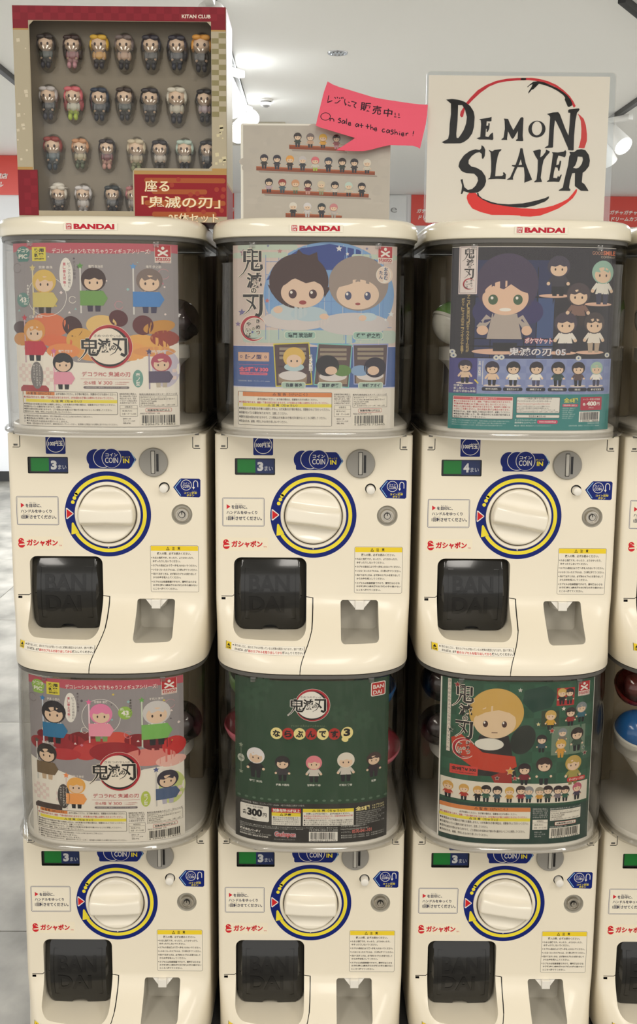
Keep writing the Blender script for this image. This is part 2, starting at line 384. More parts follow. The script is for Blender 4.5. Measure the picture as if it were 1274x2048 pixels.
spot(1.93, 5.85, .5, .9, 'white track spotlight with round vented back right of the hand-lettered sign', True, .22)
spot(1.90, 4.55, 2.6, .9, 'glowing white track spotlight at the right edge of the picture', True, .24)
spot(1.92, 6.2, 2.2, .75, 'glowing white track spotlight just beside the sign\'s right edge', True, .3)
# stand and backing board that carry the machines
Z0 = 0.25
st = thing('machine_stand', 'low dark steel stand carrying the row of capsule machines', 'stand', (0, 0, 0))
box('stand_top', -.445, 1.05, -.04, .32, Z0-.03, Z0, PLINTH, st, .002)
for x in (-.42, .28, 1.02):
    for y in (-.01, .29): box('leg', x-.015, x+.015, y-.015, y+.015, 0.004, Z0-.03, PLINTH, st)
o = box('backing_board', -.425, 1.05, .335, .35, 0.004, 1.47, BROWN); tag(o, 'dark brown board standing behind the capsule machines, seen in the gaps', 'board')
# ---------------------------------------------------------------- the capsule machine (local frame: x right, y away, z up, origin at the base, y = 0 on the flat panel)
HW = 0.1435; UH = 0.609; DZ = 0.222
def full(x, i=0.0):
    w = HW-i; a = min(abs(x)/w, 1.0); return (0.08-i)-0.13*(1-(1-a**3)**(1/3))
def flat(x):
    a = abs(x)-0.136
    return 0.0 if a <= 0 else -(0.0075-math.sqrt(max(0, 0.0075**2-min(a, .0075)**2)))
def tz(z):
    s = (0.104-z)/(0.104-0.012); s = min(1, max(0, s)); return s*s*(3-2*s)
def front(x, z):
    t = tz(z); return -((1-t)*flat(x)+t*full(x))
def xsamp(n=26):
    xs = []
    for k in range(n+1):
        th = .5*PI*(1-(1-k/n)**1.6); xs.append(HW*math.sin(th)**(2/3))
    xs += [.136, .1385, .1405, .142, .143]; return sorted(set(round(x, 6) for x in xs))
XS = xsamp(); XALL = [-x for x in reversed(XS)]+[x for x in XS if x > 0]
YB = 0.30
def shell(rows, name, m, parent, cap=True):
    """rows: list of (inset, z, t) plan outlines stacked up"""
    vs = []; fs = []; n = len(XALL)+4
    for i, z, t in rows:
        k = (HW-i)/HW
        vs.append((-(HW-i), YB-i, z)); vs.append((-(HW-i), YB*.4, z))
        for x in XALL:
            f0 = flat(x)-i; f1 = full(x*k, i); vs.append((x*k, -((1-t)*f0+t*f1), z))
        vs.append((HW-i, YB*.4, z)); vs.append((HW-i, YB-i, z))
    for r in range(len(rows)-1):
        for c in range(n):
            c2 = (c+1) % n; fs.append((r*n+c, r*n+c2, (r+1)*n+c2, (r+1)*n+c))
    if cap: fs.append(tuple(range(n))[::-1]); fs.append(tuple(range((len(rows)-1)*n, len(rows)*n)))
    bm = bmesh.new(); me = bpy.data.meshes.new('t'); me.from_pydata(vs, [], fs); bm.from_mesh(me); bmesh.ops.recalc_face_normals(bm, faces=bm.faces)
    return bmobj(name, bm, m, parent)
M3 = lambda u, v: ((u-613)*.2468e-3, DZ+.0002-(v-565)*(.2502e-3+8.7e-9*(v-565)))
machine = thing('capsule_machine', 'x', 'capsule machine')
# body
zs = [0.0058, .0075]+[.012+.092*k/22 for k in range(23)]+[.16, .22, .30, .3395]
rows = [(.0035, 0.0042, 1.0), (.001, .0050, 1.0)]+[(0, z, tz(z)) for z in zs]+[(.001, .3405, 0), (.003, .341, 0)]
body = shell(rows, 'body', IVORY, machine)
cut = []
def cutter(outl, y0, y1, m=IVORY): o = prism('c', outl, y0, y1, m); cut.append(o)
cutter(rrect(-.1165, -.0095, .0475, .1590, (.016, .016, .011, .011), 6), -.2, .055, IVORY)      # chute
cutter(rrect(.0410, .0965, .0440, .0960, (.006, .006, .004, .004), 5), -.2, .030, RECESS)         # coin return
cutter(rrect(-.1145, -.0560, DZ+.0593, DZ+.0835, .0015, 3), -.05, .006, DARK)                    # price window
def lcut(prof, c, m=IVORY):
    vs, fs = lathe_data(prof, 32, 'Y', c); o = mesh('c', vs, fs+[tuple(range(32)), tuple(range(len(vs)-32, len(vs)))], m)
    bm = bmesh.new(); bm.from_mesh(o.data); bmesh.ops.recalc_face_normals(bm, faces=bm.faces); bm.to_mesh(o.data); bm.free(); cut.append(o)
lcut([(.0078, -.02), (.0078, .010)], (.0828, 0, DZ+.0400), DARK)                                  # return button bore
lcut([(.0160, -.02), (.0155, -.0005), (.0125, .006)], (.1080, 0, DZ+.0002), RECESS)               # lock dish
def ribbon(pts, w=.0011, dep=.0022):
    """narrow groove along a polyline drawn on the front"""
    n = len(pts); vs = []; fs = []
    for i, (x, z) in enumerate(pts):
        p, q = pts[max(i-1, 0)], pts[min(i+1, n-1)]; dx, dz = q[0]-p[0], q[1]-p[1]; l = math.hypot(dx, dz) or 1
        for s in (-1, 1):
            X, Z = x-s*dz/l*w/2, z+s*dx/l*w/2; yf = front(X, Z); vs += [(X, yf-.004, Z), (X, yf+dep, Z)]
    for i in range(n-1):
        b = 4*i; c = b+4; fs += [(b, c, c+1, b+1), (b+2, b+3, c+3, c+2), (b, b+2, c+2, c), (b+1, c+1, c+3, b+3)]
    fs += [(0, 1, 3, 2), (4*n-4, 4*n-2, 4*n-1, 4*n-3)]
    o = mesh('c', vs, fs, DARK); bm = bmesh.new(); bm.from_mesh(o.data); bmesh.ops.recalc_face_normals(bm, faces=bm.faces); bm.to_mesh(o.data); bm.free(); cut.append(o)
def dens(pts, st=.004):
    out = [pts[0]]
    for p, q in zip(pts, pts[1:]):
        n = max(1, int(math.hypot(q[0]-p[0], q[1]-p[1])/st))
        out += [(p[0]+(q[0]-p[0])*k/n, p[1]+(q[1]-p[1])*k/n) for k in range(1, n+1)]
    return out
ribbon([(-.1352, .1005), (-.119, .1005), (-.1150, .1035)])
ribbon([(-.0105, .1003), (-.0004, .0988)])
ribbon(dens([(0, .0992), (0, .0850), (-.0004, .0700), (-.0012, .0600)]), .0017, .003)
ribbon(dens([(-.0012, .0600), (-.0035, .052), (-.0070, .043), (-.0115, .033), (-.0150, .024), (-.0170, .016), (-.0176, .009)]), .0013, .003)
ribbon(dens([(-.0176, .009), (-.0178, .0045), (-.0178, .002)]), .0010, .003)
for s in (-1, 1):
    ribbon([(s*.1248, .336), (s*.1248, DZ+.0985), (s*.1262, DZ+.0975)], .0011, .002); ribbon([(s*.1262, DZ+.0975), (s*.1355, DZ+.0975)], .0011, .002)
    for z in (DZ+.0995, DZ+.1165): cutter([(s*.1310-.003, z), (s*.1310+.003, z), (s*.1310+.003, z+.0028), (s*.1310-.003, z+.0028)], -.02, .003, GREYP)
cutter([(-.1350, .0955), (-.1290, .0955), (-.1290, .0990), (-.1350, .0990)], -.03, .004, DARK)
boolean(body, cut); autosmooth(body, 32)
# chute door: smoked plastic, domed, with raised letters
def door_y(x, z):
    zc, xc = .104, -.063; v = (z-zc)/.055; u = (x-xc)/.051
    return .010-.013*(1-v*v)-.003*(1-u*u)+.008*max(0, abs(u)-.86)/.14
vs = []; fs = []; NX, NZ = 40, 30
for j in range(NZ+1):
    z0 = .0488+(.1572-.0488)*j/NZ
    e = min(z0-.0488, .1572-z0); r = .011; ins = 0 if e >= r else r-math.sqrt(max(0, r*r-(r-e)**2))
    for i in range(NX+1):
        x = -.1142+ins+(.1024-2*ins)*i/NX
        dx = abs(x+.063); nt = math.sqrt(max(0, .0120**2-dx*dx))*.62
        z = z0+nt*(1-j/NZ)**2
        vs.append((x, door_y(x, z), z))
for j in range(NZ):
    for i in range(NX):
        a = j*(NX+1)+i; fs.append((a, a+1, a+NX+2, a+NX+1))
door = mesh('chute_door', vs, fs, DOOR, machine, True)
bm = bmesh.new(); bm.from_mesh(door.data); bmesh.ops.remove_doubles(bm, verts=bm.verts, dist=1e-5); bmesh.ops.solidify(bm, geom=bm.faces[:], thickness=.002); bmesh.ops.recalc_face_normals(bm, faces=bm.faces); bm.to_mesh(door.data); bm.free(); autosmooth(door, 40)
a = Art(eps=.0003); a.m = lambda u, v: (u, v)
def zt(s, x0, x1, z0, z1): a.T(s, x0, z1, x1, z0, BLK, .03, 2)
zt('BAN', -.094, -.034, .1065, .1330); zt('DAI', -.094, -.042, .0765, .1015)
a.line([(-.1005, .066), (-.1005, .143), (-.0255, .143), (-.0255, .066), (-.1005, .066)], .0007, BLK, 2)
o = a.build('raised_lettering', door, surf=door_y, m=EMBOSS, zcuts=[.06+.004*k for k in range(24)])
box('chute_back', -.1164, -.0096, .0235, .026, .0476, .1588, DARK, machine)
# coin return: hanging funnel
bm = bmesh.new()
v = [bm.verts.new(p) for p in ((.0520, .001, .0958), (.0860, .001, .0958), (.0860, .028, .0958), (.0520, .028, .0958), (.0635, -.004, .0830), (.0745, -.004, .0830), (.0800, .028, .0790), (.0580, .028, .0790))]
for q in ((0, 1, 5, 4), (1, 2, 6, 5), (2, 3, 7, 6), (3, 0, 4, 7), (4, 5, 6, 7), (3, 2, 1, 0)): bm.faces.new([v[i] for i in q])
add_box(bm, .0625, .0755, -.008, .004, .0825, .0957, .0008)
bmobj('coin_funnel', bm, WHITEP, machine)
# knob
lathe('handle_collar', [(.0480, 0.0), (.0480, -.0022), (.0470, -.0032), (.0440, -.0032), (.0430, -.002), (.0430, .000)], IVORY2, machine, 64, 'Y', (0, 0, DZ))
lathe('handle_gap_shade', [(.0431, .0), (.0431, -.0010), (.0405, -.0010), (.0405, 0)], mat('gap_shadow_grey', (96, 88, 76), .7), machine, 64, 'Y', (0, 0, DZ))  # dark taupe ring, paints the shade in the gap round the knob
bm = bmesh.new(); R0 = .0412; NR, NA = 40, 128; grid = []
def kh(x, z, r):
    b = .0165*math.exp(-(abs(z)/(.0125+.0015*abs(x)/R0))**8); sc = .0035*max(0, 1-(abs(z)-.012)/.03)
    h = .0085+b*(1-.25*(abs(x)/R0)**2)-(0.0 if abs(z) < .0125 else .0)
    if abs(z) > .012: h = .0085-.0030*math.sin(min(1, (abs(z)-.012)/.022)*PI)*max(0, 1-(x/R0)**2)+b*(1-.25*(abs(x)/R0)**2)
    e = (R0-r)/.0035
    if e < 1: h *= math.sqrt(max(0, 1-(1-e)**2))*.55+.45 if r < R0 else .45
    return h
for i in range(NR+1):
    r = R0*(i/NR)**.8
    grid.append([bm.verts.new((r*math.cos(2*PI*k/NA), -kh(r*math.cos(2*PI*k/NA), r*math.sin(2*PI*k/NA), r), r*math.sin(2*PI*k/NA))) for k in range(NA)])
grid.append([bm.verts.new((R0*math.cos(2*PI*k/NA), 0, R0*math.sin(2*PI*k/NA))) for k in range(NA)])
for i in range(NR+1):
    for k in range(NA): bm.faces.new((grid[i][k], grid[i][(k+1) % NA], grid[i+1][(k+1) % NA], grid[i+1][k]))
bmesh.ops.remove_doubles(bm, verts=bm.verts, dist=1e-6)
handle = bmobj('turn_handle', bm, IVORY2, machine, loc=(0, 0, DZ)); autosmooth(handle, 50)
# ring sticker
a = Art(lambda u, v: (u*1e-3, DZ+v*1e-3)); n = 96
a.arc(0, 0, 47.5, 63, 0, 360, NAVY, 1, 96)
a.arc(0, 0, 51.3, 56.6, 148, -148, YEL, 2, 120)
for ang in (154, 161): a.ell(53.6*math.cos(math.radians(ang)), 53.6*math.sin(math.radians(ang)), 2.7, 2.7, YEL, 2)
a.ell(54*math.cos(math.radians(148)), 54*math.sin(math.radians(148)), 2.65, 2.65, YEL, 2)
def R_(r, d): return (r*math.cos(math.radians(d)), r*math.sin(math.radians(d)))
a.poly([R_(50.6, -147), R_(52.2, -165.5), R_(53.6, -166.5), R_(55, -165), R_(62.0, -150.5), R_(57.5, -149)], YEL, 2)
a.poly([(-61.0, 8.6), (-59.4, 8.9), (-50.2, 1.3), (-50.2, -.3), (-59.4, -7.9), (-61.0, -7.0)], WHT, 2); a.poly([(-60.1, 7.3), (-51.2, .5), (-60.1, -6.3)], (205, 36, 40), 3)
a.ell(0, -49.2, 1.1, 1.1, WHT, 2, 10); a.rect(-1.6, -48.6, 1.6, -47.4, WHT, 2)
a.build('ring_sticker', machine)
# price window: green and navy drum seen behind a clear pane, own digit per machine
def price(digit):
    a = Art(lambda u, v: (u*1e-3, DZ+v*1e-3), eps=.0001)
    a.rect(-113.2, 60.6, -57.2, 82.4, (40, 44, 42), 0)
    a.rect(-111, 62, -84.9, 81.5, (22, 128, 50), 1); a.rect(-84.9, 60.9, -57.4, 82, (30, 48, 100), 1)
    a.T(digit, -82.0, 77.8, -73.4, 64.4, (222, 222, 222), .06, 2); a.T('まい', -71.6, 71.6, -59.6, 64.9, (205, 208, 216), .01, 2)
    return a.build('price_drum', None, yoff=.0045)
drum3 = price('3'); drum3.parent = machine
drum4 = price('4')
mesh('price_pane', [(-.1143, .0012, DZ+.0595), (-.0562, .0012, DZ+.0595), (-.0562, .0012, DZ+.0833), (-.1143, .0012, DZ+.0833)], [(0, 1, 2, 3)], FILM, machine)
# 100 yen sticker
a = Art(M3); a.rr(258, 92, 374, 210, 7, NAVY, 1); a.arc(316, 149, 49, 52.5, 0, 360, WHT, 2, 48)
a.T('100円玉', 273, 136, 359, 163, WHT, .035, 2); a.T('えんだま', 319, 128, 358, 135, WHT, 0, 2)
a.build('coin_type_sticker', machine)
# coin-in sticker
a = Art(M3)
a.poly([(508, 200), (520, 188), (740, 188), (749, 192), (786, 238), (786, 244), (749, 291), (740, 296), (514, 296), (508, 290)], NAVY, 1)
for i, (cx, cy) in enumerate(((547, 234), (592, 233), (642, 233))):
    a.ell(cx, cy, 52, 54, NAVY, 2+2*i, 36)
    if i: a.arc(cx, cy, 54, 57.5, 0, 360, WHT, 3+2*i, 48)
    else: a.arc(cx, cy, 52, 55, -80, 10, WHT, 3, 20)
a.ell(642, 233, 54, 56, NAVY, 8, 36); a.T('コイン', 607, 203, 678, 223, WHT, .02, 9); a.T('COIN', 604, 229, 680, 262, WHT, .01, 9)
a.T('ゆっくり', 704, 220, 750, 231, YEL, .01, 9); a.T('IN', 709, 235, 746, 262, YEL, .03, 9)
a.line([(757, 198), (781, 241), (757, 285)], 3.2, (150, 200, 235), 9)
a.build('coin_slot_sticker', machine)
# coin return sticker
a = Art(M3)
a.poly([(1001, 403), (1040, 356), (1048, 351), (1154, 352), (1162, 360), (1161, 455), (1153, 463), (1046, 460), (1038, 455)], NAVY, 1)
a.line([(1048, 358), (1012, 404), (1046, 452)], 3.5, (150, 200, 235), 2); a.arc(1078, 390, 29, 32, 0, 360, WHT, 2, 36)
a.T('コイン', 1058, 374, 1098, 386, WHT, .01, 2); a.T('COIN', 1057, 389, 1099, 406, WHT, .01, 2)
a.line([(1121, 405), (1121, 378), (1125, 367), (1133, 364), (1142, 368), (1146, 378), (1146, 402)], 4.2, WHT, 2); a.poly([(1113, 402), (1129, 402), (1121, 416)], WHT, 2)
a.T('コイン返却', 1065, 430, 1140, 443, YEL, .02, 2); a.T('ボタン', 1080, 445, 1124, 458, YEL, .02, 2); a.T('へんきゃく', 1110, 424, 1138, 428, WHT, 0, 2)
a.build('return_button_sticker', machine)
# instruction label
a = Art(M3); a.rro(74, 463, 323, 633, 9, 2.6, (48, 60, 110), (238, 230, 210), 1); a.rro(79.5, 468.5, 317.5, 627.5, 6, 1.2, (90, 100, 140), None, 2)
a.poly([(100, 502), (100, 531), (122, 516)], (205, 40, 50), 2); IK = (40, 40, 66)
a.T('を目印に、', 128, 507, 222, 529, IK, .03, 2); a.T('めじるし', 152, 498, 194, 504, IK, 0, 2); a.T('ハンドルをゆっくり', 99, 541, 281, 561, IK, .03, 2)
a.T('かいてん', 111, 565, 152, 571, IK, 0, 2); a.T('1回転させてください。', 99, 573, 308, 597, IK, .03, 2)
a.build('instruction_sticker', machine)
# capsule-brand logo
a = Art(M3); a.rect(68, 700, 344, 776, (240, 230, 205), 1); RR = (206, 38, 46)
a.ell(95, 727, 17, 17, RR, 2, 28); a.ell(103, 733, 9, 8, (240, 230, 205), 3, 18); a.ell(97, 748, 20, 19, RR, 4, 28); a.ell(91, 731, 8, 5, RR, 5, 14)
a.poly([(83, 745), (116, 742), (117, 750), (84, 752)], (240, 230, 205), 5); a.ell(92, 720, 3, 3, (240, 230, 205), 5, 10)
a.TO('ガシャポン', 127, 717, 312, 757, RR, RR, .02, .03, 2, g=0); a.T('TM', 317, 749, 335, 757, RR, 0, 3)
a.build('brand_sticker', machine)
# caution label
TH = (lambda u, v: (.0609+u*.0708, DZ-.046-v*.070))
a = Art(TH); a.rro(0, 0, 1, 1, .035, .006, (60, 58, 55), (238, 230, 212), 1); a.rect(.012, .012, .988, .115, (238, 208, 50), 2)
a.T('△', .33, .025, .40, .10, BLK, .02, 3); a.T('注　意', .45, .028, .62, .10, BLK, .02, 3)
G = (62, 58, 55)
a.T('購入の際、必ずお読みください。', .14, .145, .84, .20, G, .015, 3)
rowsT = [(.05, .62+.28, .24, 'れると危険です。のったり、よりかかったり、', 1), (.05, .62, .315, 'ゆすったりしないでください。', 0), (.05, .96, .405, 'カプセル取出口より奥へ手を入れないでください。', 1), (.05, .97, .495, 'いらなくなったカプセルは、ゴミ箱に捨ててください。', 1), (.05, .95, .585, '続けて出すときは、必ず前のカプセルを取り出して', 1), (.05, .63, .66, 'からお金を投入してください。', 0), (.05, .95, .755, 'カプセルは包装容器ですので、開封後は小さな', 1), (.05, .97, .83, 'お子様(特に3歳未満のお子様)の手の届かない', 0), (.05, .55, .905, 'ところへ捨ててください。', 0)]
for x0, x1, y, t, dot in rowsT:
    if dot: a.ell(.028, y+.022, .010, .010, G, 3, 8)
    a.T(t, x0, y, x1, y+.047, G, .022, 3)
a.build('caution_label', machine)
# strip warning under the chute, printed on the curved foot of the body
a = Art(lambda u, v: (-.1265+u*.1150, .0415-v*.0105)); a.rro(0, 0, 1, 1, .01, .006, (90, 90, 90), (238, 232, 218), 1)
a.rect(.006, .05, .075, .95, (235, 205, 50), 2); a.poly([(.04, .18), (.018, .55), (.062, .55)], BLK, 3); a.T('注意', .015, .62, .066, .88, BLK, .02, 3)
a.ell(.10, .3, .008, .09, G, 2, 10); a.T('取り出し口に、前のカプセルが残っていると故障の原因となります。続けて購入', .12, .14, .985, .42, G, .012, 2)
a.T('される際は、必ず', .12, .56, .29, .86, G, .03, 2); a.T('前のカプセルを取り出してから', .295, .56, .72, .88, (200, 60, 60), .03, 2); a.T('購入してください。', .725, .56, .985, .86, G, .03, 2)
a.build('warning_strip', machine, surf=lambda x, z: front(x, z), cuts=[-.125+.0055*k for k in range(22)], zcuts=[.033, .036, .039], yoff=-.0004)
# coin slot, button, lock
sl = lathe('coin_slot', [(.0212, .0005), (.0212, -.0025), (.0200, -.0045), (.0, -.0045)], GREYP, machine, 56, 'Y', (.0680, 0, DZ+.0769))
box('slot_bar_edge', .0644, .0706, -.0050, -.0044, DZ+.0608, DZ+.0940, DARK, sl, .0003)
box('slot_bar', .0652, .0698, -.0062, -.0040, DZ+.0616, DZ+.0932, mat('slot_bar_grey', (190, 187, 178), .35), sl, .0006)
box('slot_gap', .0724, .0757, -.0049, -.0044, DZ+.0640, DZ+.0895, DARK, sl)
lathe('return_button', [(.0062, .009), (.0062, -.009), (.0058, -.0105), (.0045, -.0115), (0, -.0118)], WHITEP, machine, 28, 'Y', (.0828, 0, DZ+.0392))
lk = lathe('lock', [(.0098, .0065), (.0098, -.0015), (.0090, -.0025), (.0072, -.0025), (.0070, .0005), (.0, .0005)], METAL, machine, 36, 'Y', (.1080, 0, DZ))
lathe('lock_core', [(.0050, .0005), (.0050, -.0012), (.0044, -.0012), (.0044, -.0004), (0, -.0004)], DARK, lk, 28, 'Y', (.1080, 0, DZ))
lathe('lock_pin', [(.0040, -.0004), (.0040, -.0026), (0, -.0026)], METAL, lk, 24, 'Y', (.1080, 0, DZ))
box('lock_key_notch', .1074, .1086, -.0029, -.0024, DZ+.0005, DZ+.0056, DARK, lk)
# see-through case, its rims and what is inside
def case(rows_o, ins, name, m, parent, z0, z1):
    outer = rows_o; inner = [(i+ins, z, t) for i, z, t in reversed(rows_o)]
    n = len(XALL)+4; o = shell(outer+inner, name, m, parent, False)
    return o
c = case([(.0015, .352, 1), (.0006, .40, 1), (0, .47, 1), (.0008, .56, 1), (.002, .6075, 1)], .0025, 'clear_case', CLEAR, machine, 0, 0); autosmooth(c, 40)
def ringshell(rows, name, m):
    o = shell(rows+[rows[0]], name, m, machine, False)
    bm = bmesh.new(); bm.from_mesh(o.data); bmesh.ops.remove_doubles(bm, verts=bm.verts, dist=1e-7); bmesh.ops.recalc_face_normals(bm, faces=bm.faces); bm.to_mesh(o.data); bm.free(); autosmooth(o, 40)
ringshell([(-.0025, .345, 1), (-.0035, .347, 1), (-.0035, .3495, 1), (-.0015, .352, 1), (.0045, .352, 1), (.0045, .345, 1)], 'case_rim', RIM)
ringshell([(.0015, .6075, 1), (.0010, .6128, 1), (.012, .6128, 1), (.012, .6075, 1)], 'case_top_band', mat('case_top_grey', (96, 94, 90), .3))
tray = shell([(.007, .3412, 1), (.007, .3555, 1), (.009, .357, 1)], 'floor_tray', WHITEP, machine)
box('inner_back', -.137, .137, .205, .212, .357, .606, BACK, machine)
for s in (-1, 1): box('inner_column', s*.108-.012, s*.108+.012, .16, .204, .357, .603, mat('column_taupe', (150, 138, 116), .5) if s < 0 else MATS['column_taupe'], machine, .004)
hop = lathe('hopper', [(.018, .362), (.060, .375), (.104, .440), (.1135, .4475), (.1135, .4660), (.1105, .4660), (.1105, .4500), (.100, .4440), (.056, .380), (.014, .367), (.014, .357), (.018, .357), (.018, .362)], WHITEP, machine, 48, 'Z', (0, .075, 0))
for k in range(3):
    an = PI*(1.15+.35*k); box('hopper_peg', -.003, .003, -.003, .003, .4655, .475, WHITEP, machine, .001, loc=(.112*math.cos(an), .075+.112*math.sin(an), 0))
for s in (-1, 1): box('case_clip', s*.085-.004, s*.085+.004, -full(.085)+.0045, -full(.085)+.0060, .5985, .6060, RIM, machine, .0005)
# lid: only the upper machines carry one
lid = shell([(.0000, .6130, 1), (-.0020, .6140, 1), (-.0025, .6170, 1), (-.0020, .6250, 1)]+[(.010*(1-math.cos(PI/2*k/6))-.002, .6270+.0115*math.sin(PI/2*k/6), 1) for k in range(1, 7)], 'lid', CREAMP, None); autosmooth(lid, 50)
a = Art(lambda u, v: (u*1e-3, .6283-v*1e-3*.98)); a.rect(-34.5, -.2, 36.5, 9.6, (240, 234, 216), 1); a.rr(-31.8, .8, -24.2, 8.6, .8, RED, 2)
a.T('BAN', -31, 1.5, -25, 4.4, WHT, .03, 3); a.T('DAI', -31, 5.0, -25.9, 7.9, WHT, .03, 3); a.T('BANDAI', -21.5, 1.1, 32.6, 8.3, (186, 24, 48), .055, 2)
lidlabel = a.build('lid_label', lid, surf=lambda x, z: -full(x)-.0025, cuts=[-.035+.006*k for k in range(13)], yoff=-.0005)

SPEC = [(-.300, 1, 'upper capsule machine on the left, below the tall figure box', 0),
        (.000, 1, 'upper capsule machine in the middle, with a blue and white character poster in its case', -7),
        (.300, 1, 'upper capsule machine below the hand-lettered sign, coin window reading 4', -11),
        (.5955, 1, 'upper capsule machine cut off by the right edge of the picture', -3),
        (-.300, 0, 'lower capsule machine on the left, beside the open grey floor', 2),
        (.000, 0, 'lower capsule machine in the middle, with the dark green poster', -2),
        (.300, 0, 'lower capsule machine under the one whose coin window reads 4', -9),
        (.5955, 0, 'lower capsule machine cut off by the right edge of the picture', 0)]
protos = list(machine.children)
MACH = []
for i, (x, up, lab, rot) in enumerate(SPEC):
    m = machine if i == 0 else copy_tree(machine)
    m.location = (x, 0, Z0+UH*up); m['label'] = lab.replace('character ', ''); m['group'] = 'capsule vending machines'
    for ch in m.children:
        if ch.name.startswith('turn_handle'): ch.rotation_euler = (0, math.radians(-rot), 0)
    MACH.append(m)
for i in range(4):
    m = MACH[i]; l = copy_tree(lid) if i else lid; l.parent = m
for ch in list(MACH[2].children):
    if ch.name.startswith('price_drum'): ch.data = drum4.data
bpy.data.objects.remove(drum4)
# ---------------------------------------------------------------- display cards inside the cases
SK = (226, 196, 168)
CUTS = [-.118+.0118*k for k in range(21)]
def card_surf(x, z): return -(full(x, .0045)-.0012)
def doll(a, cx, y0, y1, hair, top, leg, L=4, skin=SK, look=0, cap=1.0):
    """plain printed toy figure, no likeness"""
    h = y1-y0; r = h*.25; hy = y0+r*1.05
    a.ell(cx, hy, r*1.12, r*1.08, hair, L, 22); a.ell(cx+look*r*.15, hy+r*.26, r*.84, r*.72, skin, L+1, 20)
    a.poly([(cx-r*1.0, hy-r*.1), (cx-r*.7, hy-r*.75), (cx+r*.7, hy-r*.75), (cx+r*1.0, hy-r*.1), (cx+r*.5, hy+r*.02), (cx+r*.1, hy-r*.16), (cx-r*.35, hy+r*.03)], hair, L+2)
    for s in (-1, 1): a.ell(cx+s*r*.34+look*r*.15, hy+r*.30, r*.085, r*.13, (60, 45, 45), L+2, 10)
    b0 = hy+r*.92
    a.poly([(cx-r*.45, b0), (cx+r*.45, b0), (cx+r*.72, b0+h*.27), (cx-r*.72, b0+h*.27)], top, L)
    a.line([(cx-r*.5, b0+h*.03), (cx-r*.95, b0+h*.18)], r*.34, top, L-1); a.line([(cx+r*.5, b0+h*.03), (cx+r*.95, b0+h*.18)], r*.34, top, L-1)
    a.ell(cx-r*.98, b0+h*.2, r*.18, r*.18, skin, L, 10); a.ell(cx+r*.98, b0+h*.2, r*.18, r*.18, skin, L, 10)
    e = b0+h*.27
    for s in (-1, 1): a.poly([(cx+s*r*.08, e-h*.02), (cx+s*r*.66, e-h*.02), (cx+s*r*.55, y1), (cx+s*r*.12, y1)], leg, L-1)
def starp(a, cx, cy, r, col, L): a.poly([(cx+(r if k % 2 == 0 else r*.45)*math.sin(PI*k/5), cy-(r if k % 2 == 0 else r*.45)*math.cos(PI*k/5)) for k in range(10)], col, L)
def title(a, X, Y, S, L=6, oc=(236, 226, 210), ink=(28, 26, 26), horiz=True):
    """the three-letter title logo; unit space 0..1 = 1274 drawing units, brushed ring and lettering"""
    m0 = a.m; a.m = lambda u, v: m0(X+u*S, Y+v*S)
    cy = 620; cx = 665
    a.ell(cx, cy, 452, 452, oc, L, 48); a.arc(cx, cy, lambda t: 385-30*math.sin(PI*t), 445, 0, 360, (176, 36, 50), L+1, 60)
    a.ell(cx-15, cy+8, 400, 385, oc, L+2, 48)
    a.arc(cx-15, cy+8, lambda t: 398-46*math.sin(PI*t), 400, -95, 35, ink, L+3, 40); a.arc(cx-15, cy+8, lambda t: 398-40*math.sin(PI*t), 402, 25, 160, ink, L+3, 40)
    a.T('きめつのやいば', 355, 370, 895, 425, ink, .0, L+3)
    def strokes(dw, col, LL):
        for p, w, w1 in (([(185, 472), (265, 468)], 34, None), ([(100, 505), (412, 505)], 40, None), ([(100, 577), (412, 577)], 18, None), ([(100, 648), (412, 648)], 38, None),
                         ([(127, 487), (127, 666)], 52, None), ([(262, 470), (262, 666)], 26, None), ([(388, 487), (388, 666)], 46, None),
                         ([(208, 660), (185, 740), (120, 830), (28, 912)], 44, 8), ([(262, 660), (262, 770), (285, 788), (400, 788), (425, 755), (437, 690)], 46, None),
                         ([(345, 680), (318, 742), (385, 738)], 22, None),
                         ([(718, 468), (1012, 468)], 46, None), ([(985, 448), (985, 770), (950, 800), (880, 765)], 56, None), ([(850, 480), (825, 640), (770, 735), (668, 798)], 34, 8), ([(735, 545), (820, 600), (890, 695)], 26, 48)):
            a.line(p, w+dw, col, LL, None if w1 is None else w1+dw)
    strokes(26, oc, L+4); a.T('滅', 425-8, 450-8, 690+8, 742+8, oc, .085, L+4); a.T('の', 676, 578, 792, 702, oc, .09, L+4)
    strokes(0, ink, L+5); a.T('滅', 425, 450, 690, 742, ink, .03, L+5); a.T('の', 688, 590, 785, 690, ink, .03, L+5)
    a.m = m0
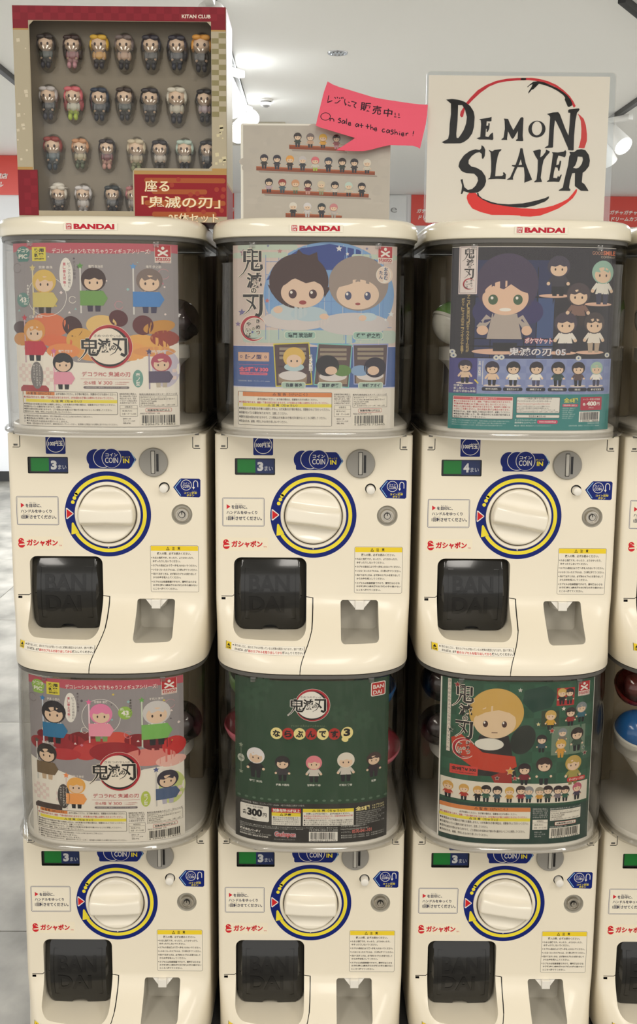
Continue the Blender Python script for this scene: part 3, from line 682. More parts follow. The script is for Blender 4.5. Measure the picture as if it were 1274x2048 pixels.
def vtitle(a, X, Y, S, L=6, oc=(236, 226, 210), ink=(34, 30, 30)):
    """vertical version, unit space 838 x 2048 drawing units"""
    m0 = a.m; a.m = lambda u, v: m0(X+u*S, Y+v*S)
    def st(dw, col, LL):
        for p, w, w1 in (([(275, 90), (372, 84)], 34, None), ([(186, 130), (552, 130)], 42, None), ([(186, 220), (552, 220)], 22, None), ([(186, 310), (552, 310)], 44, None),
                         ([(215, 110), (215, 330)], 58, None), ([(373, 95), (373, 330)], 36, None), ([(526, 110), (526, 330)], 56, None), ([(290, 330), (250, 450), (190, 550), (88, 640)], 44, 8),
                         ([(370, 330), (370, 480), (400, 492), (520, 492), (556, 460), (548, 385)], 52, None), ([(480, 360), (430, 430), (515, 428)], 24, None),
                         ([(180, 1015), (585, 1015)], 60, None), ([(545, 990), (545, 1290), (530, 1380), (490, 1425), (430, 1395)], 66, None), ([(390, 1030), (375, 1180), (300, 1310), (180, 1410)], 44, 8), ([(250, 1092), (360, 1160), (430, 1280)], 26, 56)):
            a.line(p, w+dw, col, LL, None if w1 is None else w1+dw)
    st(26, oc, L); a.T('滅', 240, 530, 572, 870, oc, .075, L); a.T('の', 326, 845, 466, 975, oc, .09, L)
    st(0, ink, L+1); a.T('滅', 255, 545, 560, 860, ink, .025, L+1); a.T('の', 340, 858, 452, 962, ink, .03, L+1)
    a.arc(385, 1680, lambda t: 262-85*math.sin(PI*t)-4, lambda t: 262+8, 40, 335, oc, L, 50); a.arc(385, 1680, lambda t: 256-62*math.sin(PI*t), lambda t: 258, 42, 332, (176, 36, 50), L+1, 50)
    a.arc(385, 1680, lambda t: 200, lambda t: 200+22*math.sin(PI*t), 60, 215, ink, L+2, 40)
    for t, x, y, z in (('き', 440, 1490, 80), ('め', 440, 1610, 85), ('つ', 440, 1725, 85), ('の', 360, 1655, 60), ('や', 250, 1545, 85), ('い', 250, 1670, 85), ('ば', 250, 1770, 90)):
        a.T(t, x-10, y-10, x+z+10, y+z+10, oc, .09, L); a.T(t, x, y, x+z, y+z*.95, ink, .02, L+1)
    a.m = m0
def maker(a, u0, v0, S=1.0, L=7):
    """red square maker emblem with its lettering"""
    a.rect(u0, v0, u0+90*S, v0+104*S, (232, 222, 212), L-1); a.rect(u0+2*S, v0, u0+88*S, v0+68*S, (184, 40, 46), L)
    a.line([(u0+18*S, v0+28*S), (u0+72*S, v0+60*S)], 11*S, WHT, L+1); a.line([(u0+72*S, v0+28*S), (u0+18*S, v0+60*S)], 11*S, WHT, L+1); a.ell(u0+45*S, v0+16*S, 9*S, 10*S, WHT, L+1)
    a.T('stasto', u0+5*S, v0+70*S, u0+86*S, v0+92*S, (176, 40, 46), .02, L); a.T('STAND STONES', u0+5*S, v0+95*S, u0+86*S, v0+102*S, (176, 60, 60), .0, L)
def fine(a, u0, v0, u1, v1, num, small, full_header, L=3, dark=False):
    """warning block, maker's address, age mark and barcode along the foot of a card"""
    m0 = a.m; a.m = lambda u, v: m0(u0+(u-120)/(1025-120)*(u1-u0), v0+(v-1045)/(1262-1045)*(v1-v0))
    hi = 1190 if not full_header else 1262; BG = (232, 226, 212); w = 688; K = (70, 62, 60)
    a.rro(118, 1048, w, hi, 8, 2.6, K, BG, L)
    a.rect(121, 1051, w-3 if full_header else 322, 1072 if not full_header else 1078, (214, 130, 70), L+1); ye = 1106 if not full_header else 1130
    a.T('△ 警 告（けいこく）', 150 if not full_header else 330, 1053, 300 if not full_header else 540, 1070, (90, 50, 40), .02, L+2)
    if full_header: a.T('必ずお読みください。お子様の場合は、保護者の方がお読みください。', 240, 1087, 600, 1101, K, .01, L+2); a.T('●小部品があります。誤飲・窒息の危険がありますので、3才未満のお子様には絶対に与えないでください。', 126, 1108, w-22, 1122, (190, 60, 60), .01, L+2)
    else: a.T('必ずお読みください。お子様の場合は、保護者の方がお読みください。', 330, 1055, w-8, 1070, K, .01, L+2); a.T('●小部品があります。誤飲・窒息の危険がありますので、3才未満のお子様には絶対に与えないでください。', 126, 1078, w-22, 1093, (190, 60, 60), .01, L+2)
    a.rect(121, ye-8, w-3, ye+12, (232, 216, 70), L+1); a.T('△ 注 意（ちゅうい）', 300, ye-6, 480, ye+10, K, .02, L+2)
    for i, (t, e) in enumerate((('●本製品は15才未満のお子様には適用しません。15才未満のお子様の場合は、保護者のもとでお使いください。', w-14), ('●先端が尖っている箇所がありますので、注意してください。', 420), ('●塗料の成分の恐れがありますので、ご使用後は3才未満のお子様の手の届かないところに保管してください。', w-34), ('●安全のため、破損、変形したものを使用しないでください。', 420))):
        y = ye+17+i*(16 if not full_header else 27); a.T(t, 126, y, e, y+12 if not full_header else y+17, K, .01, L+2)
    if not full_header:
        for i, (t, e) in enumerate((('●台紙の表記の内容と異なる場合は、写真と実物は異なっていることがありますのでご了承ください。', 540), ('●本製品は実際に食べられません。', 380), ('●不良品以外の返品はお受けいたしません。', 400), ('●塗装、変形の恐れがありますので、直射日光やオープントースター、食洗機など高温になる場所に近づけないでください。', 685))):
            a.T(t, 140, 1198+i*16, e, 1210+i*16, K, 0, L+2)
        a.V('お願い', 128, 1200, 1250, 13, K, 0, L+2)
    P = (200, 200, 196) if dark else K
    for i, t in enumerate(('自動販売機の構造上、', '同じ商品が続いて出る', '場合もあります。写真・', 'イラストと商品は異な', 'る場合があります。')): a.T(t, 700, 1054+i*14, 798, 1065+i*14, P, 0, L+2)
    a.rro(700, 1130, 800, 1200, .1, 1.5, K, BG, L); a.rect(701, 1152, 799, 1153.5, K, L+1); a.T('材質表示', 728, 1135, 772, 1148, K, 0, L+2); a.T('本体:PVC', 712, 1160, 770, 1172, K, 0, L+2); a.T('台座・ポール:ABS', 712, 1178, 792, 1190, K, 0, L+2)
    for i, t in enumerate(('図柄の一例', 'カバーケース:PP', '袋:PE')): a.T(t, 716, 1210+i*14, 716+(70 if i == 1 else 45), 1220+i*14, P, 0, L+2)
    a.T('販売元:株式会社スタンド・ストーンズ', 812, 1056, 1020, 1067, P, .01, L+2); a.rro(812, 1070, 1022, 1142, .1, 1.5, K, BG, L)
    for i, t in enumerate(('株式会社スタンド・ストーンズ', '〒150-0002 東京都渋谷区東4丁目14-7', 'TEL.03-6277-6686', '〔電話受付時間〕', '月〜金(祝祭日を除く)10〜12時、13時〜16時')): a.T(t, 818, 1075+i*13, 818+(145, 190, 90, 75, 190)[i], 1085+i*13, K, 0, L+2)
    a.rro(846, 1150, 990, 1174, 6, 2, (190, 50, 50), BG, L); a.T('対象年齢15才以上', 856, 1155, 980, 1170, K, .03, L+2)
    a.T('MADE IN VIETNAM   S-03', 815, 1178, 925, 1187, P, 0, L+2); a.barcode(812, 1190, 1022, 1258, num, L+1, BG)
    a.m = m0
def card(x, up, fm, draw, label, group=None):
    a = Art(fm, eps=.00006); draw(a)
    o = thing('display_card', label, 'display card', (x, 0, Z0+UH*up))
    a.build('printed_sheet', o, surf=card_surf, cuts=CUTS)
    vs = []; fs = []; xs = [-.1125]+[c for c in CUTS if -.11 < c < .11]+[.1120]   # the card stock behind the print
    for q in xs:
        for z in (.3575, .6030): vs.append((q, card_surf(q, z)+.0004, z)); vs.append((q, card_surf(q, z)+.0009, z))
    n = len(xs)
    for i in range(n-1):
        b = 4*i; c = b+4; fs += [(b, c, c+2, b+2), (b+1, b+3, c+3, c+1), (b, b+1, c+1, c), (b+2, c+2, c+3, b+3)]
    mesh('card_stock', vs, fs, WHITEP, o)
    return o
FX0, FX1 = -.1125, .1120; FZ0, FZ1 = .6030, .3575
GREYB = (148, 142, 144)
def picks(a, P, L=5):
    """flag-shaped toy picks: plain figure behind a pennant on a rod"""
    for cx, y0, y1, hair, top, leg, rod, flag, star, rx in P:
        h = y1-y0; fy = y0+h*.52
        a.line([(rx, y0-8), (rx, y1+(55 if len(flag) > 3 else 10))], 9, rod, L-1); starp(a, rx, y0-12, 21, star, L)
        doll(a, cx, y0, y1, hair, top, leg, L)
        f = flag[:3]; w = h*.34; a.poly([(rx-4, fy), (cx+w*.62, fy), (cx+w*.92, fy+h*.17), (cx+w*.62, fy+h*.34), (rx-4, fy+h*.34)], f, L+4)
def deco(fr, foods, P, kata, badge, num, wave, ppl):
    def draw(a):
        a.rect(68, 152, 1037, 1262, GREYB, 0); a.poly([(68, 152), (1037, 152), (1037, 205), (900, 196), (700, 214), (320, 214), (180, 190), (68, 205)], (188, 84, 98), 1)
        for k, e in enumerate(foods): a.ell(*e[:4], e[4], .3+.1*k, 22, e[5] if len(e) > 5 else 0)
        a.poly(wave+[(1037, 1262), (68, 1262)], (234, 228, 216), 2)
        for (x, y) in ((82, 880), (1000, 885), (240, 900)):
            for i in range(5):
                for j in range(5):
                    if (i+j) % 2 and x+i*22 < 1020: a.rect(x+i*22, y+j*22, min(x+i*22+22, 1036), y+j*22+22, (226, 205, 198), 3)
        a.TO('デコレーションもできちゃうフィギュアシリーズ!', 322, 184, 888, 214, (240, 232, 224), (180, 70, 92), .01, .03, 3, g=2)
        a.ell(138, 210, 46, 40, badge, 3); a.TO('デコラ', 100, 182, 178, 208, (238, 236, 222), badge, .03, .05, 4, g=2); a.TO('PIC', 108, 218, 168, 244, (238, 236, 222), badge, .03, .05, 4, g=2); a.poly([(95, 244), (182, 244), (168, 262), (108, 262)], badge, 3)
        a.rect(198, 176, 284, 260, (222, 208, 70), 3); a.T('実用', 212, 184, 272, 208, BLK, .05, 4); a.T('新案', 212, 212, 272, 236, BLK, .05, 4); a.T('登録出願中', 212, 241, 272, 252, BLK, .03, 4)
        maker(a, 912, 160, 1.0, 5)
        rnd = random.Random(fr)
        for k in range(26):
            x, y = rnd.uniform(90, 1010), rnd.uniform(230, 600); s = rnd.uniform(5, 11); a.poly([(x, y-s), (x+s, y), (x, y+s), (x-s, y)] if k % 2 else [(x, y-s), (x+s, y+s*.6), (x-s, y+s*.5)], rnd.choice(((214, 190, 90), (200, 120, 140), (96, 88, 96), (150, 190, 190), (230, 214, 210))), 2)
        for (x, y, r, c) in ((95, 300, 28, (120, 110, 112)), (435, 490, 20, (232, 226, 216)), (705, 520, 24, (206, 140, 150)), (960, 330, 30, (206, 150, 156))): a.arc(x, y, r-1.5, r+1.5, 20, 330, c, 3, 24)
        ox = 0
        bx = ppl[0]; a.ell(bx, 340, 40, 100, (232, 228, 220), 3, 28); a.V('ピックや爪楊枝に', bx+18, 268, 420, 17, (70, 60, 70), 0, 4); a.V('差し替え可能!', bx-10, 268, 420, 19, (196, 60, 84), .02, 4); a.V('★ボール部分', bx+48, 235, 372, 18, (70, 60, 70), 0, 4)
        ex = ppl[1]; a.arc(ex, 470 if ex < 400 else 400, 118, 121, 0, 360, (230, 226, 220), 2, 60); a.ell(*ppl[2], 44, 44, badge if fr > 1 else (96, 140, 132), 7); sx, sy = ppl[2]; a.T('43', sx-24, sy-16, sx+22, sy+16, WHT, .04, 8); a.T('mm', sx+4, sy+20, sx+28, sy+30, WHT, .01, 8); a.T('約', sx-30, sy-34, sx-10, sy-16, WHT, .01, 8)
        a.V('★本体サイズ', sx+34, sy-95, sy+20, 18, (236, 232, 226) if fr == 1 else (70, 66, 60), .01, 7)
        picks(a, P)
        a.ell(965, 905, 78, 115 if fr == 1 else 112, (196, 190, 206) if fr == 1 else (196, 206, 130), 3, 30)
        for cx, y, t in kata: a.T(t, cx-42, y, cx+42, y+17, (234, 226, 218) if y < 820 else (150, 110, 120), .01, 7)
        title(a, 450, 588, .295, 11)
        a.T('デコラPIC 鬼滅の刃', 478, 924, 762, 954, (190, 74, 82), .01, 7); a.line([(470, 968), (770, 968)], 2, (206, 140, 140), 7)
        a.T('全6種', 486, 980, 560, 1002, (196, 100, 100), .0, 7); a.T('￥300', 572, 980, 656, 1002, (196, 80, 84), .0, 7); a.T('メーカー希望小売価格(税込)', 672, 984, 755, 993, (196, 110, 110), 0, 7); a.T('小売価格(税込)', 672, 996, 740, 1004, (196, 110, 110), 0, 7)
        a.rr(486, 1013, 755, 1028, 7, (116, 108, 110), 7); a.T('©吾峠呼世晴／集英社・アニプレックス・ufotable', 500, 1016, 742, 1024, (206, 200, 198), 0, 8)
        bc = (110, 158, 146) if fr == 1 else (180, 196, 84); a.ell(806, 965, 30, 54, bc, 7, 24)
        a.V('壱ノ型' if fr == 1 else '弐ノ型', 806, 930, 1010, 26, WHT, .02, 8)
        a.poly([(92, 1030), (110, 1012), (260, 1012), (278, 1030), (278, 1052), (92, 1052)], (166, 60, 66) if fr == 1 else (70, 56, 52), 6)
        gx = 205 if fr == 1 else 290; a.ell(gx, 950, 40, 84, (120, 116, 116) if fr == 1 else (74, 68, 66), 8, 24); a.V('ポールジョイントで', gx+18, 885, 1020, 13, WHT, 0, 9); a.V('フィギュアが倒れず', gx, 885, 1020, 13, WHT, 0, 9); a.V('飾りやすい!', gx-18, 885, 990, 13, WHT, 0, 9)
        fine(a, 105, 1045, 1030, 1258, num, 1, False, 8)
    return draw
UL = fmap(68, 1037, FX0, FX1, 152, 1258, FZ0, FZ1)
BK = (54, 44, 42); BL2 = (28, 28, 34)
fd1 = [(110, 660, 60, 40, (70, 40, 44)), (300, 640, 110, 70, (214, 116, 76), .2), (330, 740, 100, 40, (216, 110, 70), .1), (430, 650, 55, 66, (66, 34, 36), -.6), (480, 740, 90, 80, (214, 164, 80), .3), (600, 640, 90, 60, (222, 186, 116)), (700, 600, 56, 50, (84, 34, 40), .4), (840, 640, 60, 60, (96, 40, 44), -.4), (930, 650, 90, 40, (196, 140, 60), -.2), (960, 720, 80, 50, (150, 60, 44)), (860, 760, 130, 60, (224, 168, 90), .2), (110, 730, 60, 40, (206, 140, 60)), (720, 800, 160, 60, (226, 160, 90)), (560, 810, 120, 50, (220, 156, 84)), (370, 800, 100, 46, (224, 140, 80)), (900, 800, 120, 30, (216, 150, 90))]
p1 = [(268, 312, 572, (216, 182, 92), (206, 150, 70), BK, (214, 204, 170), (206, 190, 110), (214, 196, 130), 198), (560, 300, 560, (60, 38, 36), (60, 100, 84), (58, 48, 70), (214, 212, 208), (110, 156, 80), (96, 150, 76), 484), (880, 300, 566, (124, 108, 102), (190, 160, 136), (60, 56, 84), (214, 212, 208), (70, 130, 196), (96, 150, 206), 790),
      (196, 612, 862, (214, 150, 70), (180, 60, 60), BL2, (200, 170, 180), (190, 44, 66), (196, 44, 66), 134), (368, 812, 1034, BL2, (120, 60, 84), BL2, (226, 180, 196), (222, 150, 170), (206, 110, 150), 314), (940, 812, 1020, (176, 76, 96), (170, 150, 140), (190, 178, 160), (160, 150, 170), (90, 80, 106), (84, 76, 110), 872)]
k1 = [(280, 288, '我妻 善逸'), (575, 282, '竈門 炭治郎'), (905, 280, '嘴平 伊之助'), (210, 585, '煉獄 杏寿郎'), (385, 792, '竈門 禰豆子'), (925, 790, '猗窩座')]
card(-.300, 1, UL, deco(1, fd1, p1, k1, (78, 130, 122), '4 589675 713652', [(68, 755), (250, 800), (450, 868), (700, 880), (850, 830), (1037, 745)], (402, 280, (130, 492))), 'grey and pink poster of flag picks over cut fruit, in the upper left machine')
LLm = fmap(152, 1032, FX0, FX1, 78, 1068, FZ0, FZ1)
def LLdraw():
    base = deco(2, [(200, 540, 80, 40, (120, 30, 40)), (420, 545, 90, 44, (120, 26, 34)), (330, 580, 110, 60, (150, 36, 44)), (520, 590, 100, 44, (176, 50, 52)), (640, 560, 90, 60, (206, 80, 66)), (760, 560, 80, 44, (130, 26, 36)), (880, 590, 90, 46, (110, 22, 34)), (980, 620, 70, 66, (196, 44, 44)), (440, 640, 84, 56, (190, 60, 60)), (620, 640, 160, 70, (150, 30, 40)), (130, 600, 60, 44, (150, 36, 44)), (830, 680, 160, 60, (216, 130, 120)), (960, 720, 90, 40, (230, 180, 168)), (300, 660, 110, 40, (180, 50, 54))],
                [(240, 302, 590, (38, 34, 40), (226, 222, 220), BL2, (206, 214, 226), (44, 116, 160), (60, 130, 190), 168), (540, 312, 566, (228, 130, 170), (232, 222, 214), (120, 150, 90), (236, 206, 214), (232, 150, 170), (232, 110, 160), 466), (880, 300, 600, (206, 202, 200), (224, 220, 214), BL2, (206, 214, 196), (120, 180, 90), (110, 170, 90), 792),
                 (184, 600, 846, (44, 36, 34), (120, 90, 70), (196, 170, 140), (206, 206, 200), (116, 96, 70), (90, 80, 70), 116), (372, 816, 1030, (230, 170, 84), (214, 208, 200), BL2, (214, 200, 196), (236, 160, 90), (240, 140, 80), 310), (940, 782, 1014, (50, 44, 60), (190, 190, 196), (180, 176, 190), (200, 196, 190), (78, 96, 130), (80, 90, 140), 872)],
                [(240, 282, '伊黒 小芭内'), (540, 290, '甘露寺 蜜璃'), (880, 276, '不死川 実弥'), (196, 584, '悲鳴嶼 行冥'), (380, 800, '煉獄 千寿郎'), (935, 766, '魘夢')], (150, 186, 84), '4 589675 714222', [(68, 705), (250, 770), (450, 840), (600, 830), (800, 760), (1037, 735)], (350, 540, (690, 372)))
    return base
card(-.300, 0, UL, LLdraw(), 'grey and pink poster of flag picks over red berries, in the lower left machine')
# upper middle: two big plush-like heads over a night window, three small frames
def um(a):
    a.rect(150, 178, 1137, 1322, (206, 190, 182), 0)
    for k in range(9): a.rect(150+k*110, 178, 150+k*110+2, 800, (220, 208, 200), 1)
    a.ell(730, 480, 392, 320, (120, 160, 206), 1, 48); a.poly([(355, 395), (420, 290), (560, 200), (730, 172), (900, 205), (1010, 270), (1090, 370), (900, 330), (600, 330)], (44, 66, 140), 2)
    for k in range(10): a.rect(350+k*78, 240, 353+k*78, 760, (104, 140, 196), 1.5)
    for k in range(6): a.rect(350, 280+k*80, 1110, 283+k*80, (104, 140, 196), 1.5)
    a.rr(180, 178, 540, 210, 14, (186, 200, 184), 3); a.rr(150, 224, 480, 258, 14, (186, 200, 184), 3); a.rr(860, 232, 1137, 262, 14, (186, 200, 184), 3); a.rr(210, 700, 1137, 780, 20, (180, 196, 186), 2)
    for x, y, s, c in ((215, 225, 24, (160, 120, 140)), (785, 200, 20, (226, 224, 220)), (835, 232, 12, (226, 224, 220)), (205, 592, 24, (110, 104, 150)), (180, 665, 18, (130, 110, 150)), (1105, 597, 20, (220, 224, 224)), (435, 218, 16, (186, 130, 130)), (360, 520, 16, (190, 110, 110)), (570, 735, 14, (150, 170, 190)), (950, 198, 10, (120, 124, 160)), (365, 185, 10, (120, 124, 160)), (270, 715, 10, (90, 96, 160)), (1070, 632, 12, (220, 224, 224))): starp(a, x, y, s, c, 4)
    # soft toys: plain sleeping dolls on cushions
    a.ell(530, 640, 200, 62, (206, 198, 196), 4, 36); a.ell(880, 660, 215, 70, (200, 194, 194), 4, 36); a.ell(490, 590, 110, 50, (186, 200, 206), 5); a.ell(610, 600, 110, 46, (176, 196, 206), 5)
    a.ell(548, 400, 176, 168, (66, 42, 40), 5, 40); a.poly([(520, 260), (545, 206), (590, 250), (655, 222), (665, 290)], (66, 42, 40), 5); a.poly([(390, 480), (362, 420), (400, 440)], (66, 42, 40), 5); a.poly([(700, 440), (742, 430), (700, 500)], (66, 42, 40), 5)
    a.ell(570, 470, 128, 92, (222, 194, 172), 6, 40); a.poly([(430, 440), (470, 350), (640, 340), (700, 430), (640, 400), (590, 412), (520, 380), (470, 420)], (66, 42, 40), 7)
    for s in (-1, 1): a.ell(572+s*60, 478, 24, 28, (70, 40, 46), 7); a.ell(564+s*60, 468, 8, 9, WHT, 8, 10)
    a.ell(572, 530, 22, 13, (150, 60, 60), 7); a.ell(425, 575, 28, 22, (222, 190, 166), 6); a.ell(700, 615, 28, 18, (222, 190, 166), 6)
    a.ell(905, 410, 180, 168, (150, 136, 128), 5, 40); a.ell(900, 478, 128, 92, (222, 196, 174), 6, 40)
    a.poly([(765, 440), (800, 350), (960, 335), (1040, 430), (960, 412), (900, 398), (840, 420)], (150, 136, 128), 7)
    for s in (-1, 1): a.ell(900+s*58, 486, 20, 26, (70, 76, 110), 7); a.ell(894+s*58, 476, 7, 9, WHT, 8, 10)
    a.ell(900, 536, 16, 8, (160, 80, 80), 7, 16); a.ell(960, 615, 56, 26, (186, 204, 212), 6); a.ell(930, 622, 24, 18, (222, 190, 166), 7)
    for x0, x1, t in ((462, 652, '竈門 炭治郎'), (872, 1058, '嘴平 伊之助')): a.rr(x0, 706, x1, 756, 18, (206, 216, 200), 9); a.rr(x0+4, 710, x1-4, 752, 16, (152, 186, 174), 9.5); a.T(t, x0+24, 716, x1-20, 746, (36, 56, 60), .03, 10)
    vtitle(a, 158, 182, .3035, 10)
    maker(a, 1018, 182, 1.0, 8); a.ell(1060, 355, 52, 54, (226, 206, 190), 8, 28); a.ell(1054, 355, 46, 50, (232, 226, 216), 9, 28); a.V('おねむ', 1068, 308, 388, 26, (40, 60, 110), .03, 10); a.V('たん', 1038, 330, 385, 24, (40, 60, 110), .03, 10)
    a.rect(150, 800, 1137, 1062, (70, 96, 154), 3); a.rect(150, 796, 1137, 802, (226, 206, 206), 4); a.rect(150, 1056, 1137, 1062, (206, 206, 226), 4)
    a.rr(180, 840, 372, 897, 4, (206, 164, 140), 5); a.rr(186, 846, 366, 891, 3, (216, 176, 150), 6); a.V('', 0, 0, 1, 1, WHT) if 0 else None
    a.T('陸ノ型', 226, 854, 326, 884, (60, 54, 100), .03, 7); a.arc(200, 869, 5, 8, 0, 360, (60, 54, 100), 7, 14); a.arc(350, 869, 5, 8, 0, 360, (60, 54, 100), 7, 14)
    a.TO('全5種￥300', 186, 932, 366, 962, (232, 120, 140), (150, 50, 96), .03, .04, 5, g=2); a.rr(190, 967, 362, 983, 6, (220, 110, 130), 5); a.T('メーカー希望小売価格(税込)', 200, 970, 352, 980, (90, 70, 140), .01, 6)
    a.line([(185, 918), (368, 918)], 2, (206, 90, 120), 5); a.T('©吾峠呼世晴／集英社・アニプレックス・ufotable', 182, 1016, 376, 1026, (196, 204, 220), 0, 5)
    for q, fr_, bg_ in (([(402, 790), (608, 780), (628, 1034), (416, 1050)], (206, 194, 60), (84, 64, 66)), ([(668, 784), (866, 792), (848, 1054), (644, 1036)], (120, 186, 180), (92, 74, 74)), ([(878, 790), (1086, 786), (1076, 1042), (886, 1032)], (150, 160, 206), (88, 72, 76))):
        cx = sum(p[0] for p in q)/4; cy = sum(p[1] for p in q)/4
        a.poly([(cx+(x-cx)*1.05, cy+(y-cy)*1.04) for x, y in q], fr_, 5); a.poly([(cx+(x-cx)*.99, cy+(y-cy)*.985) for x, y in q], bg_, 6)
        for k in range(3): a.rect(cx-80, cy-105+k*28, cx+80, cy-88+k*28, (150, 138, 120), 7)
        a.rect(cx-88, cy+10, cx+88, cy+18, (60, 46, 48), 8); a.poly([(cx-88, cy+60), (cx+88, cy+60), (cx+84, cy+118), (cx-84, cy+118)], (150, 130, 110), 8)
        a.ell(cx, cy+70, 82, 30, (214, 208, 206), 9, 30)
    a.ell(522, 870, 66, 64, (216, 180, 92), 10, 30); a.ell(522, 892, 46, 40, (226, 196, 170), 11); a.ell(522, 930, 60, 26, (176, 200, 206), 10.5); a.ell(505, 892, 5, 7, BLK, 12, 10); a.ell(540, 892, 5, 7, BLK, 12, 10)
    a.ell(722, 920, 70, 66, (34, 32, 38), 10, 30); a.ell(745, 950, 36, 26, (220, 190, 166), 11); a.ell(812, 950, 54, 36, (96, 132, 70), 10)
    a.ell(1010, 930, 68, 64, (40, 34, 50), 10, 30); a.ell(1000, 950, 36, 28, (220, 190, 166), 11); a.ell(920, 950, 56, 34, (130, 160, 196), 10)
    for x0, x1, t in ((446, 592, '我妻 善逸'), (664, 812, '冨岡 義勇'), (908, 1062, '神崎 アオイ')): a.rr(x0, 1022, x1, 1064, 14, (206, 216, 200), 12); a.rr(x0+4, 1026, x1-4, 1060, 12, (166, 190, 176), 12.5); a.T(t, x0+26, 1031, x1-20, 1055, (36, 46, 60), .03, 13)
    a.V('約45mm!', 622, 850, 970, 24, WHT, .04, 12)
    a.rect(150, 1062, 1137, 1322, (228, 222, 210), 3); fine(a, 180, 1085, 1092, 1302, '4 589675 713645', 1, True, 6)
card(0, 1, fmap(150, 1137, FX0, FX1, 178, 1310, FZ0, FZ1), um, 'blue starry poster with two big sleepy toy heads, in the upper middle machine')
# upper right: dark poster with chibi dolls, purple strip, teal foot
def ur(a):
    a.rect(215, 185, 1160, 1262, (40, 36, 44), 0)
    a.rect(340, 260, 770, 830, (44, 50, 88), 1)
    for k in range(4): a.poly([(700+k*30, 480), (760+k*10, 480), (790, 830), (690+k*8, 830)], (64, 84, 130), 1.5)
    for y in (470, 715, 760): a.rect(235, y, 800, y+7, (20, 18, 26), 2)
    for x in (340, 430, 620, 690): a.rect(x, 300, x+5, 830, (20, 18, 26), 2)
    # big plain doll
    a.ell(520, 400, 176, 178, (70, 58, 84), 3, 44); a.ell(392, 560, 62, 66, (52, 50, 96), 3, 28); a.ell(655, 560, 74, 70, (56, 50, 100), 3, 28)
    a.ell(512, 480, 130, 100, (226, 190, 164), 4, 40); a.poly([(372, 470), (390, 330), (650, 330), (662, 460), (600, 440), (540, 400), (500, 430), (440, 410)], (70, 58, 84), 5)
    for s in (-1, 1): a.ell(512+s*70, 490, 27, 30, (70, 96, 70), 5); a.ell(506+s*70, 480, 8, 9, WHT, 6, 10)
    a.ell(512, 548, 34, 10, WHT, 5); a.poly([(440, 572), (580, 572), (612, 720), (412, 720)], (176, 164, 156), 3.5); a.poly([(448, 742), (586, 742), (580, 792), (450, 792)], (30, 28, 34), 4.5)
    a.line([(425, 590), (372, 660)], 44, (176, 164, 156), 3.2); a.line([(595, 590), (640, 660)], 44, (176, 164, 156), 3.2); a.ell(388, 670, 32, 28, (222, 186, 160), 5); a.ell(638, 670, 30, 28, (222, 186, 160), 5)
    a.ell(470, 795, 138, 17, (220, 180, 158), 3, 36)
    for cx, y0, y1, hr, tp, lg in ((808, 235, 466, (66, 60, 76), (60, 56, 66), (30, 28, 34)), (1075, 258, 512, (150, 186, 170), (226, 222, 212), (60, 60, 84)), (930, 390, 640, (74, 62, 66), (130, 100, 90), (60, 50, 50)), (862, 560, 800, (68, 58, 72), (226, 220, 212), (50, 44, 60)), (1035, 560, 796, (70, 60, 60), (226, 218, 206), (180, 160, 140))):
        if y0 != 390: a.ell(cx-20, y1, 88, 11, (220, 180, 158), 4, 30)
        doll(a, cx, y0, y1, hr, tp, lg, 7)
    a.rect(252, 180, 352, 458, (232, 216, 214), 6); a.rect(258, 186, 346, 452, (60, 50, 54), 6.5); a.rect(260, 188, 344, 450, (232, 220, 216), 7)
    vtitle(a, 258, 184, .128, 8, (232, 220, 216))
    a.V('アニメ「鬼滅の刃」のキャラクターたちが', 308, 462, 800, 19, (206, 180, 120), .01, 6); a.V('ポケットサイズのミニフィギュアで登場!', 279, 480, 815, 19, (206, 180, 120), .01, 6)
    a.T('GOOD', 1002, 205, 1068, 224, (206, 150, 120), 0, 6); a.T('SMILE', 1070, 200, 1152, 226, (214, 120, 80), .03, 6); a.T('COMPANY', 1056, 230, 1152, 243, (196, 180, 160), 0, 6)
    a.TO('ポケマケット', 630, 712, 786, 746, (232, 214, 214), (190, 90, 110), .03, .05, 11, g=3)
    a.T('鬼滅の刃 05', 536, 766, 872, 822, (80, 74, 90), .06, 11); a.T('鬼滅の刃 05', 540, 770, 868, 818, (226, 222, 226), .02, 12)
    a.rect(215, 835, 1160, 1046, (136, 148, 190), 2); a.rect(215, 835, 366, 1046, (70, 66, 132), 3)
    for i in range(20):
        for j in range(5):
            if (i+j) % 2: a.rect(370+i*39, 840+j*40, 409+i*39, 880+j*40, (126, 138, 184), 2.5)
    for x, y in ((235, 820), (470, 830), (500, 828), (945, 830), (1128, 812), (228, 798)): a.ell(x, y, 17, 15, (214, 214, 206), 12, 12); a.ell(x, y, 6, 6, (90, 106, 150), 13, 8)
    cs = ((300, (48, 38, 58), SK, BL2), (450, (48, 38, 58), SK, BL2), (570, (34, 30, 36), WHT, BL2), (702, (40, 34, 44), WHT, (70, 70, 100)), (828, (34, 32, 38), (44, 70, 66), BL2), (948, (44, 36, 38), (90, 70, 70), BL2), (1062, (160, 190, 170), WHT, (60, 60, 84)))
    for i, (cx, hr, tp, lg) in enumerate(cs):
        y0, y1 = (846, 984) if i == 0 else (852, 996); a.ell(cx, y1, 48, 7, (216, 200, 190), 4, 20); doll(a, cx, y0, y1, hr, tp, lg, 7)
        if i: a.rr(cx-56, 1006, cx+56, 1028, 9, (30, 32, 46), 6); a.T(('嘴平伊之助(素顔)', '栗花落カナヲ', '神崎アオイ', '冨岡義勇(覚醒)', '珠世', '村田')[i-1], cx-(34 if i != 5 else 18), 1011, cx+(34 if i != 5 else 18), 1023, WHT, .01, 7)
